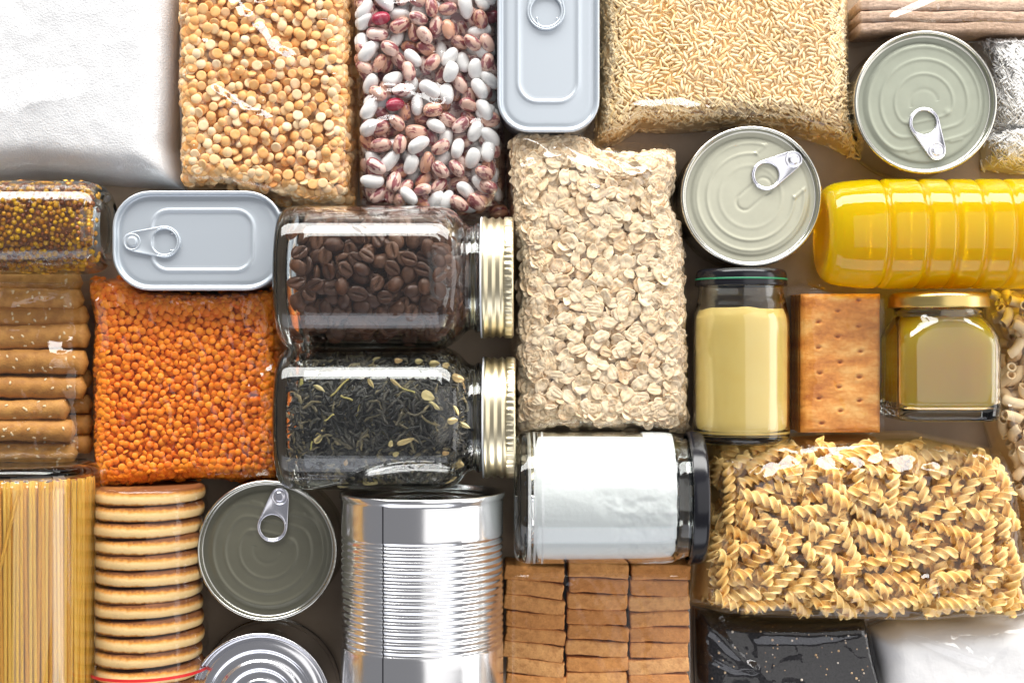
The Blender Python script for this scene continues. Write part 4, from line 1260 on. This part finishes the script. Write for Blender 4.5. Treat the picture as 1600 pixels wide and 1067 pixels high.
# --- honey jar: square section, round gold lid
def honey_jar():
    r = 76.0
    pt = W(1466, 482, r); pb = W(1466, 655, r)
    L = pt[1] - pb[1]
    root = empty('honey_jar', (pt[0], (pt[1] + pb[1]) / 2, 0), 'square glass jar of clear golden honey with gold lid', 'jar')
    rings = []
    def ring(hx, rc, h): return rrect(hx, hx, rc, z=h, nc=10, ne=8)
    o_ = [(40, 22, 6), (56, 26, 4), (66, 26, 0), (72, 26, 2), (75, 26, 9), (76, 26, 22), (76, 26, L - 56), (75, 30, L - 44), (72, 38, L - 31), (69, 50, L - 22), (66, 62, L - 15), (65, 63, L - 8), (65, 63, L + 10)]
    i_ = [(61, 59, L + 10), (61, 59, L - 8), (64, 47, L - 22), (67, 34, L - 31), (69.5, 25, L - 44), (70.5, 21, L - 56), (70.5, 21, 28), (68.5, 21, 20), (62, 21, 17), (20, 8, 16)]
    obj('jar_glass', xf(loft([ring(*p) for p in o_ + i_], cap0=True, cap1=True), TO_Y, (0, -L / 2, r)), M['glass'], root)
    h_ = [(20, 8, 16.8), (61, 20.5, 17.8), (67.8, 20.5, 21), (69.8, 20.5, 29), (69.8, 20.5, L - 56), (68.7, 24, L - 44), (66, 33, L - 32), (63, 46, L - 23), (60, 57, L - 14)]
    hn = obj('honey', xf(loft([ring(*p) for p in h_], cap0=True, cap1=True), TO_Y), M['honeyglass'], loc=(pt[0], pb[1], r))
    tag(hn, 'clear golden honey filling the square jar', 'honey', kind='stuff')
    lid = smooth_profile([(0.01, 24), (60, 24), (68, 23), (73, 18), (73.5, 8), (74.5, 2), (73, 0), (66, 0)], 2)
    obj('jar_lid', xf(lathe(lid, 140), TO_Y, (0, L / 2, r)), M['goldd'], root)
M['honeyglass'] = liquid_mat('honey_in_glass', 1.46, (.995, .87, .0), .012, (1, .53, .03), .44)
honey_jar()

# --- wholegrain mustard jar at the left edge, base towards +x
def seed_jar():
    r = 73.0
    p1 = W(172, 356, r)
    L = 250.0
    root = empty('wholegrain_mustard_jar', (p1[0] - L / 2, p1[1], 0), 'glass jar of wholegrain mustard lying at the photo edge', 'jar')
    Mx = np.array([[0, 0, -1.0], [0, 1, 0], [1, 0, 0]])
    sq = lambda a, rr, h: 1 + .035 * np.cos(4 * a) * -1 * np.clip(rr / r, 0, 1)
    outer = [(0.01, 9), (36, 9), (46, 1), (54, 1), (66, 11), (r - 1, 27), (r, 50), (r, L)]
    inner = [(r - 4, L), (r - 4, 50), (r - 5, 30), (r - 13, 14), (40, 10), (0.01, 10)]
    obj('jar_glass', xf(glass_shell(outer, inner, shape=sq), Mx, (L / 2, 0, r)), M['glass'], root)
    X0 = p1[0] - L
    P = np.array([(X0, p1[1] - 70), (p1[0] - 11, p1[1] - 70), (p1[0] - 11, p1[1] + 70), (X0, p1[1] + 70)])
    f = Field(P, 1.2)
    rad = np.interp(p1[0] - f.X, [10, 15, 30, 50, 300], [44, r - 15, r - 6.5, r - 5.2, r - 5.2])
    q = rad ** 2 - (f.Y - p1[1]) ** 2
    T = r + np.sqrt(np.maximum(q, 0))
    sd = [xf(sphere(10, 7), np.eye(3) * s_) for s_ in (3.4, 3.9, 4.3)]
    placed, vis, H = pack(f, T, 9, make_lib(sd, 40, 1.2, 20), 0, K=8, tol=1.5, sink=.6, ok=(q > 60) & (f.d > 2), nmax=4500)
    V, F = raster_mesh(f.X[::3, ::3], f.Y[::3, ::3], np.maximum(T - 4.2, r - 40)[::3, ::3], (q > 30)[::3, ::3] & (f.d > 9)[::3, ::3])
    scatter(placed, vis, sd, ['mustard_seed'] * 3, [M['seed']] * 3, '', 'seed', '', 0, 2, ('wholegrain_mustard', 'yellow and brown mustard seeds in dark sauce filling the jar', 'mustard'), (V, F), M['brine'])
seed_jar()

# --- spaghetti jar
def spaghetti_jar():
    r = 116.0
    pt = W(30, 722, r)
    L = 420.0
    root = empty('spaghetti_jar', (pt[0], pt[1] - L / 2, 0), 'tall glass jar of dry spaghetti lying at the lower edge', 'jar')
    Mx = np.array([[1.0, 0, 0], [0, 0, -1], [0, 1, 0]])
    outer = [(0.01, 6), (80, 6), (95, 0), (106, 1), (113, 7), (r, 18), (r, 50), (r, L)]
    inner = [(r - 6, L), (r - 6, 40), (r - 9, 22), (r - 22, 16), (80, 15), (0.01, 15)]
    obj('jar_glass', xf(glass_shell(outer, inner, 140), Mx, (0, L / 2, r)), M['glass'], root)
    ri = r - 9.5
    n = 0
    for layer in range(3):
        Rl = ri - 5.6 * layer
        k = int(math.pi * Rl / 5.5)
        for i in range(k):
            a = math.pi * (i + .5 * (layer % 2) + rng.uniform(-.1, .1)) / k
            if layer and (a < .5 or a > 2.64): continue
            x, z = -Rl * math.cos(a), r + Rl * math.sin(a)
            px = pt[0] + x
            if px * CH / (CH - z) < -835: continue
            l0 = 18 + rng.uniform(0, 5); l1 = L - 20 if rng.random() < .8 else rng.uniform(190, 330)
            if layer: l1 = L - 20
            sx = rng.normal(0, 1.2)
            t = np.linspace(0, 1, 7)
            P = np.stack([x + sx * (t - .5) * 2, -(l0 + (l1 - l0) * t), z + rng.normal(0, .5) + .6 * np.sin(t * 5 + i)], 1)
            mid = P.mean(0)
            o = obj('spaghetti', tube(P - mid, 2.75, 8), M['spag'], loc=(pt[0] + mid[0], pt[1] + mid[1], mid[2]))
            tag(o, 'straight strand of dry yellow spaghetti lying among many alike in the jar', 'spaghetti', 'spaghetti strands in the jar')
    # one stray strand lying across
    a, b_ = W(30, 765, 2 * r - 14), W(-6, 930, 2 * r - 14)
    P = np.array([a + (b_ - a) * t for t in np.linspace(0, 1, 6)]); P[:, 2] = r + np.sqrt(np.maximum((ri + 3.2) ** 2 - (P[:, 0] - pt[0]) ** 2, 0))
    mid = P.mean(0)
    o = obj('spaghetti', tube(P - mid, 2.75, 8), M['spag'], loc=mid)
    tag(o, 'dry spaghetti strand lying askew across the others in the jar', 'spaghetti')
spaghetti_jar()

# --- oil bottle
def oil_bottle():
    r = 84.0
    p0 = W(1283, 366, r)
    L = 420.0
    root = empty('oil_bottle', (p0[0] + L / 2, p0[1], 0), 'clear ribbed plastic bottle of golden cooking oil lying on its side', 'bottle')
    gx = [W(x, 366, 1.6 * r)[0] - p0[0] for x in (1384, 1444, 1489, 1534, 1580, 1626)]
    def rad(h):
        e = np.interp(h, [0, 3, 8, 16, 30, 60, 95, 900], [60, 68, 73, 77, 80, 83, r, r])
        for q in gx: e -= 4.2 * np.exp(-((h - q) / 4.2) ** 2)
        return e
    hs = np.r_[np.linspace(0, 30, 20), np.linspace(32, L, 240)]
    sq = lambda a, rr, h: 1 + .02 * np.cos(4 * a) * -1
    prof = [(0.01, 7), (30, 7), (46, 2)] + [(rad(h), h) for h in hs] + [(60, L + 5), (.01, L + 6)]
    V, F = lathe(prof, 140, sq)
    obj('bottle_body', xf((V, F), TO_X, (-L / 2, 0, r)), M['oil'], root)
M['oil'] = liquid_mat('golden_oil', 1.46, (.996, .955, 0), .03, (1, .62, .003), .48, (1, .86, .2), .17)
oil_bottle()

# ================================================================== BREADSTICKS, BISCUITS, RUSKS, CRACKERS
def sticks():
    k = 0
    for (py, xe, rr, h) in [(443, 130, 15, 34), (468, 132, 16, 52), (494, 140, 17, 50), (526, 142, 19, 58), (566, 139, 19, 62), (604, 136, 17, 62), (640, 110, 15.5, 66), (673, 119, 16.5, 66), (706, 122, 15, 52), (664, 147, 15, 36), (694, 147, 15, 34), (590, 146, 14, 28), (632, 146, 14, 28)]:
        k += 1
        e = W(xe, py, h)
        n = 46
        xs = np.linspace(-260, e[0] + 800, n)
        L = 330
        t = np.linspace(0, 1, n)
        X = e[0] - L * (1 - t)
        prof = rr * np.clip((1 - t) * L / (rr * .4), 0, 1) ** .4 * (1 + .03 * np.sin(t * 40 + k) + .02 * np.sin(t * 91 + 2 * k))
        prof = np.maximum(prof, .4)
        P = np.stack([X, e[1] + 1.6 * np.sin(t * 6 + k * 2), np.full(n, h) + .8 * np.sin(t * 9 + k)], 1)
        mid = P.mean(0)
        lb = ['topmost breadstick in the clear bag, darkest in shade', 'second breadstick from the top with a few sesame seeds', 'third breadstick from the top of the bag', 'fourth breadstick from the top under the film fold', 'fifth breadstick from the top with a dark burnt spot',
              'sixth breadstick from the top dotted with sesame', 'short breadstick with rounded end in the lower half', 'short breadstick just below the rounded one', 'lowest breadstick beside the spaghetti jar', 'breadstick peeking out behind the short ones',
              'breadstick peeking out behind the lowest ones', 'breadstick lying underneath the middle of the bag', 'breadstick lying underneath the rounded short one'][k - 1]
        o = obj('breadstick', tube(P - mid, prof, 20), M['bread'], loc=mid)
        tag(o, lb, 'breadstick', 'breadsticks in the clear bag')
        sd = []
        for i in range(13):
            tt = rng.uniform(.35, .96); an = rng.uniform(.6, 2.55)
            rr2 = np.interp(tt, t, prof)
            c = np.array([np.interp(tt, t, P[:, 0]), np.interp(tt, t, P[:, 1]), np.interp(tt, t, P[:, 2])]) - mid
            c = c + np.array([0, rr2 * math.cos(an), rr2 * math.sin(an)])
            V, F = sphere(8, 6)
            sd.append(xf((V * np.array([3.1, 1.8, .9]), F), rot('X', math.degrees(an) - 90) @ rot('Z', rng.uniform(0, 180)), c))
        so = obj('sesame_topping', join(sd), M['sesame'], o); so['kind'] = 'stuff'
sticks()
b = Bag(top=[(-60, 432), (60, 434), (132, 434)], right=[(132, 434), (142, 500), (146, 560), (148, 640), (150, 722)], bottom=[(-60, 726), (60, 724), (150, 722)], left=[(-60, 432), (-60, 726)], h=86, w=30)
b.film('breadstick_bag', b.T, M['film'], 'clear plastic bag of breadsticks with creases by the lentils', 'bag', wr=3.5, wl=50, seed=101,
       folds=[([(122, 455), (112, 505), (122, 515)], 8, 8), ([(130, 480), (122, 515), (108, 535)], 9, 8), ([(82, 552), (104, 556), (120, 546)], 9, 16), ([(140, 520), (134, 550)], 9, 7), ([(20, 470), (80, 455)], 5, 9)])

def biscuits():
    r = 81.0
    for k in range(13):
        py = 770 + 24.6 * k
        p = W(233, py, r)
        prof = [(0.01, -9), (r - 14, -9.5), (r - 7, -11.3), (r - 2.2, -10), (r - .2, -5.6), (r + .5, 0), (r - .3, 5.6), (r - 2.6, 9.8), (r - 9, 12.2), (r - 14, 10), (0.01, 9)]
        V, F = lathe(smooth_profile(prof, 2), 90, lambda a, rr, h: 1 + .008 * np.sin(5 * a + k) + .006 * np.sin(11 * a + 2 * k))
        V = V @ TO_Y.T
        R = rot('Z', 2.2 + rng.normal(0, .7)) @ rot('X', rng.normal(0, 1.2))
        o = obj('round_biscuit', xf((V, F), R), M['biscuit'], loc=(p[0] + rng.normal(0, 1.5), p[1], r + 1))
        nth = ['first', 'second', 'third', 'fourth', 'fifth', 'sixth', 'seventh', 'eighth', 'ninth', 'tenth', 'eleventh', 'twelfth', 'last'][k]
        tag(o, f'{nth} round brown edged biscuit from the top of the wrapped roll', 'biscuit', 'round biscuits in the wrapped roll')
biscuits()
def biscuit_wrap():
    r = 87.0
    pt, pb = W(233, 757, r), W(233, 1130, r)
    L = pt[1] - pb[1]
    n, m = 90, 90
    a = np.arange(n) * 2 * np.pi / n
    rings = []
    for i in range(m + 1):
        y = pt[1] - L * i / m
        rr = r + .9 * np.sin((pt[1] - y) / 23.3 * 2 * np.pi) + .8 * fbm(a * 6, np.full(n, y / 18), 2, 3)
        if i == 0: rr = rr - 6
        rings.append(np.stack([pt[0] + np.cos(a) * rr, np.full(n, y), r + np.sin(a) * rr], 1))
    V, F = loft(rings)
    mid = np.array([pt[0], (pt[1] + pb[1]) / 2, 0])
    o = obj('biscuit_wrapper', (V - mid, F), M['film_tight'], loc=mid)
    tag(o, 'clear cylindrical wrapper round the roll of biscuits with a red tear strip', 'wrapper')
    y0 = W(233, 1059, 2 * r)[1]
    rings = [np.stack([np.cos(a) * (r + 2.4) + pt[0], np.full(n, y0 - h) - 3 * np.sin(a * .5) ** 2, r + np.sin(a) * (r + 2.4)], 1) for h in (0, 4.5)]
    V, F = loft(rings)
    obj('tear_strip', (V - mid, F), M['red'], o)
biscuit_wrap()

def rusks():
    cols = [(790, 883, 6.0), (886, 981, 1.0), (984, 1077, -1.0)]
    rows = ['top', 'second', 'third', 'fourth', 'fifth', 'sixth', 'seventh', 'eighth', 'ninth']
    place = ['beside the big can', 'in the middle column', 'beside the fusilli bag']
    for c, (xa, xb, tilt) in enumerate(cols):
        for k in range(8):
            py = 891 + 24.4 * k + (5 if c == 0 else 0) + (3 if c == 2 else 0)
            h = 76
            wd = (xb - xa) * .965 + rng.uniform(-3, 3)
            p = W((xa + xb) / 2 + rng.normal(0, 1.6) + (-4 if c == 0 and k == 5 else 0), py, h)
            th = 22.6
            th += rng.uniform(-1.2, 1.0)
            V, F = box(wd, th, h, 3.0, 3, 26)
            # uneven crust
            V = V.copy()
            V[:, 1] += 1.1 * np.sin(V[:, 0] * .05 + k * 1.7 + c) + 1.1 * fbm(V[:, 0] / 9 + 31 * k, V[:, 1] / 30 + 7 * c, 3, 3)
            V[:, 0] += 1.3 * fbm(V[:, 1] / 6 + 11 * k, V[:, 2] / 40 + c + np.sign(V[:, 0]) * 3, 5, 2)
            o = obj('rusk', (V, F), M['rusk'], loc=(p[0], p[1], 0))
            o.rotation_euler = (0, 0, D2R(-tilt + rng.normal(0, 1.0)))
            o.location.z = .5 + rng.uniform(-1, 2)
            tag(o, f'toasted brown rusk standing on edge, {rows[k]} of the column {place[c]}', 'rusk', 'toasted rusks in the clear pack')
rusks()
b = Bag(top=[(786, 880), (880, 876), (1000, 878), (1083, 880)], right=[(1083, 880), (1086, 980), (1086, 1130)], bottom=[(786, 1130), (1086, 1130)], left=[(786, 880), (786, 1130)], h=84, w=12)
b.film('rusk_pack', b.T, M['film_tight'], 'clear plastic pack of toasted rusks between big can and fusilli', 'pack', wr=.3, wl=60, seed=111, folds=[([(868, 885), (884, 880), (890, 905)], 5, 8)])

def crackers():
    xa, xb, ya, yb = 1252, 1376, 459, 676
    names = ['topmost rectangular cracker of the stack, glazed brown with dark pricked holes', 'second rectangular cracker from the top of the stack', 'third rectangular cracker from the top of the stack', 'lowest rectangular cracker of the stack']
    for k in range(4):
        h = 84 - 21 * k
        a, b2 = W(xa, yb, h), W(xb, ya, h)
        cx, cy, sx, sy = (a[0] + b2[0]) / 2, (a[1] + b2[1]) / 2, (b2[0] - a[0]), (b2[1] - a[1])
        if k: cx, cy, sx, sy = c0[0] + rng.normal(0, 1), c0[1] + rng.normal(0, 1), c0[2], c0[3]
        else: c0 = (cx, cy, sx, sy)
        nx, ny = 64, 108
        U, Vv = np.meshgrid(np.linspace(-.5, .5, nx), np.linspace(-.5, .5, ny))
        # rounded outline
        X, Y = U * sx, Vv * sy
        Z = 2.2 * fbm(X / 26 + 5 * k, Y / 26, 8 + k, 4)
        ed = np.minimum(sx / 2 - np.abs(X), sy / 2 - np.abs(Y))
        Z -= 5 * np.clip(1 - ed / 7, 0, 1) ** 2
        holes = []
        for px, py in [(1341, 469), (1309, 486), (1279, 503), (1341, 510), (1309, 526), (1279, 543), (1345, 549), (1313, 566), (1281, 583), (1343, 589), (1311, 605), (1280, 622), (1343, 626), (1313, 642), (1284, 661), (1246, 557), (1249, 598), (1250, 637), (1245, 517), (1246, 478)]:
            p = W(px, py, 84); holes.append((p[0] - c0[0], p[1] - c0[1]))
        for hx, hy in holes:
            d2 = ((X - hx) / 3.4) ** 2 + ((Y - hy) / 2.4) ** 2
            Z -= 9 * np.exp(-d2) ; Z += 1.6 * np.exp(-((X - hx) ** 2 + (Y - hy) ** 2) / 70)
        top = np.stack([X, Y, Z + 9], -1).reshape(-1, 3); bot = top.copy(); bot[:, 2] = -8
        idx = np.arange(nx * ny).reshape(ny, nx)
        F = np.stack([idx[:-1, :-1].ravel(), idx[:-1, 1:].ravel(), idx[1:, 1:].ravel(), idx[1:, :-1].ravel()], 1)
        rim = np.concatenate([idx[0, :], idx[1:, -1], idx[-1, :-1][::-1], idx[1:-1, 0][::-1]]); n = len(top)
        side = np.stack([rim, np.roll(rim, -1), np.roll(rim, -1) + n, rim + n], 1)[:, ::-1]
        o = obj('cracker', (np.concatenate([top, bot]), np.concatenate([F, F[:, ::-1] + n, side])), M['cracker'], loc=(cx, cy, h - 9))
        tag(o, names[k], 'cracker', 'rectangular crackers in the pack')
crackers()
b = Bag(top=[(1236, 446), (1262, 440), (1300, 452), (1381, 454)], right=[(1381, 454), (1383, 560), (1380, 682)], bottom=[(1238, 688), (1290, 684), (1380, 682)], left=[(1236, 446), (1240, 560), (1238, 688)], h=92, w=10)
ob = b.film('cracker_pack', b.T, M['film_tight'], 'clear plastic pack of rectangular crackers between mustard and honey jars', 'pack', wr=1.6, wl=60, seed=121,
       folds=[([(1242, 448), (1262, 455), (1280, 450)], 9, 8), ([(1262, 446), (1290, 458)], 7, 7)])

ruffle(ob, [(1238, 452), (1262, 446), (1296, 456)], 12, 82, 8, 12)
ruffle(ob, [(1378, 684), (1310, 686), (1242, 690)], 10, 50, 4, 13)

def crispbreads():
    for k, (y, h) in enumerate([(42, 72), (25, 74), (7, 74)]):
        a = W(1344, y, h)
        L = 330
        V, F = box(L, 17, h, 4, 3)
        # refine along x so that the edge can be made uneven
        n = 150
        ring = []
        prof = []
        for i in range(n + 1):
            x = -L / 2 + L * i / n
            s = 1 if 0 < i < n else .8
            q = rrect(8.4 * s, h / 2, 5, nc=5, ne=10)
            yy, zz = q[:, 0], q[:, 1] + h / 2
            bm = 1 + .12 * fbm(np.full(len(q), x / 9.0), zz / 9 + 20 * k, 3, 3)
            ring.append(np.stack([np.full(len(q), x), yy * bm + 1.2 * math.sin(x * .05 + k), h / 2 + (zz - h / 2) * (1 + .02 * fbm(np.full(len(q), x / 8.0), yy / 4 + 9 * k, 6, 3))], 1))
        o = obj('crispbread', loft(ring, cap0=True, cap1=True), M['crisp'], loc=(a[0] + L / 2, a[1], 0))
        tag(o, ['lowest crispbread slice, nearest the round can', 'second crispbread slice up from the round can', 'third crispbread slice up from the round can', 'crispbread slice cut by the photo edge'][k], 'crispbread', 'crispbread slices in the clear pack')
crispbreads()
b = Bag(top=[(1322, -60), (1700, -60)], right=[(1700, -60), (1700, 58)], bottom=[(1326, 72), (1400, 58), (1600, 56), (1700, 58)], left=[(1322, -60), (1324, 20), (1326, 72)], h=86, w=20)
b.film('crispbread_pack', b.T, M['film'], 'clear plastic pack of crispbread slices in the top corner', 'pack', wr=2.4, wl=50, seed=131,
       folds=[([(1400, 32), (1440, 15), (1480, -4)], 9, 11), ([(1330, -10), (1334, 40), (1340, 62)], 8, 8)])

# ================================================================== LIGHT, WORLD, CAMERA
def area(name, loc, target, sx, sy, radiance, col):
    l = bpy.data.lights.new(name, 'AREA'); l.shape = 'RECTANGLE'; l.size = sx; l.size_y = sy
    l.energy = radiance * math.pi * sx * sy; l.color = col
    o = bpy.data.objects.new(name, l); COL.objects.link(o)
    o.location = loc
    o.rotation_euler = (Vector(target) - Vector(loc)).to_track_quat('-Z', 'Y').to_euler()
    return o
LAMPS = [
    area('window_lamp', (0.1, 3.2, 1.27), (0, 0, .03), 5.8, 1.55, 14.2, (1, .985, .955)),
    area('ceiling_lamp', (1.25, .25, 1.9), (.2, .1, 0), 2.2, 2.6, 1.0, (1, .98, .96)),
    area('far_wall_lamp', (-.1, -1.6, .8), (0, 0, 0), 2.4, 1.0, 1.9, (.90, .92, 1)),
    area('side_lamp', (1.9, -.1, .55), (0, 0, 0), 1.8, .8, 3.2, (1, .98, .96)),
]
w = bpy.data.worlds.new('World'); scene.world = w; w.use_nodes = True
bg = w.node_tree.nodes['Background']; bg.inputs[0].default_value = (.95, .95, 1, 1); bg.inputs[1].default_value = .225

# everything so far is in pixels: bring it to metres
done = set()
for o in list(scene.objects):
    if o.type == 'MESH' and o.data.name not in done:
        done.add(o.data.name)
        c = np.empty(len(o.data.vertices) * 3, dtype=np.float32); o.data.vertices.foreach_get('co', c)
        o.data.vertices.foreach_set('co', c * S); o.data.update()
    if o.type in ('MESH', 'EMPTY'): o.location = o.location * S

cam = bpy.data.cameras.new('camera'); co = bpy.data.objects.new('camera', cam); COL.objects.link(co)
cam.sensor_width = 36; cam.lens = 36 * CH / 1600
cam.clip_start = .05; cam.clip_end = 20
co.location = (0, 0, CH * S)
scene.camera = co

scene.render.engine = 'CYCLES'
cy = scene.cycles
cy.max_bounces = 18; cy.diffuse_bounces = 4; cy.glossy_bounces = 8; cy.transmission_bounces = 14; cy.transparent_max_bounces = 32; cy.volume_bounces = 2
cy.caustics_reflective = False; cy.caustics_refractive = True; cy.blur_glossy = .6
cy.sample_clamp_indirect = 30
cy.use_denoising = True
vs = scene.view_settings
vs.view_transform = 'Standard'; vs.look = 'None'; vs.exposure = 0.14; vs.gamma = 1.0; vs.use_curve_mapping = False
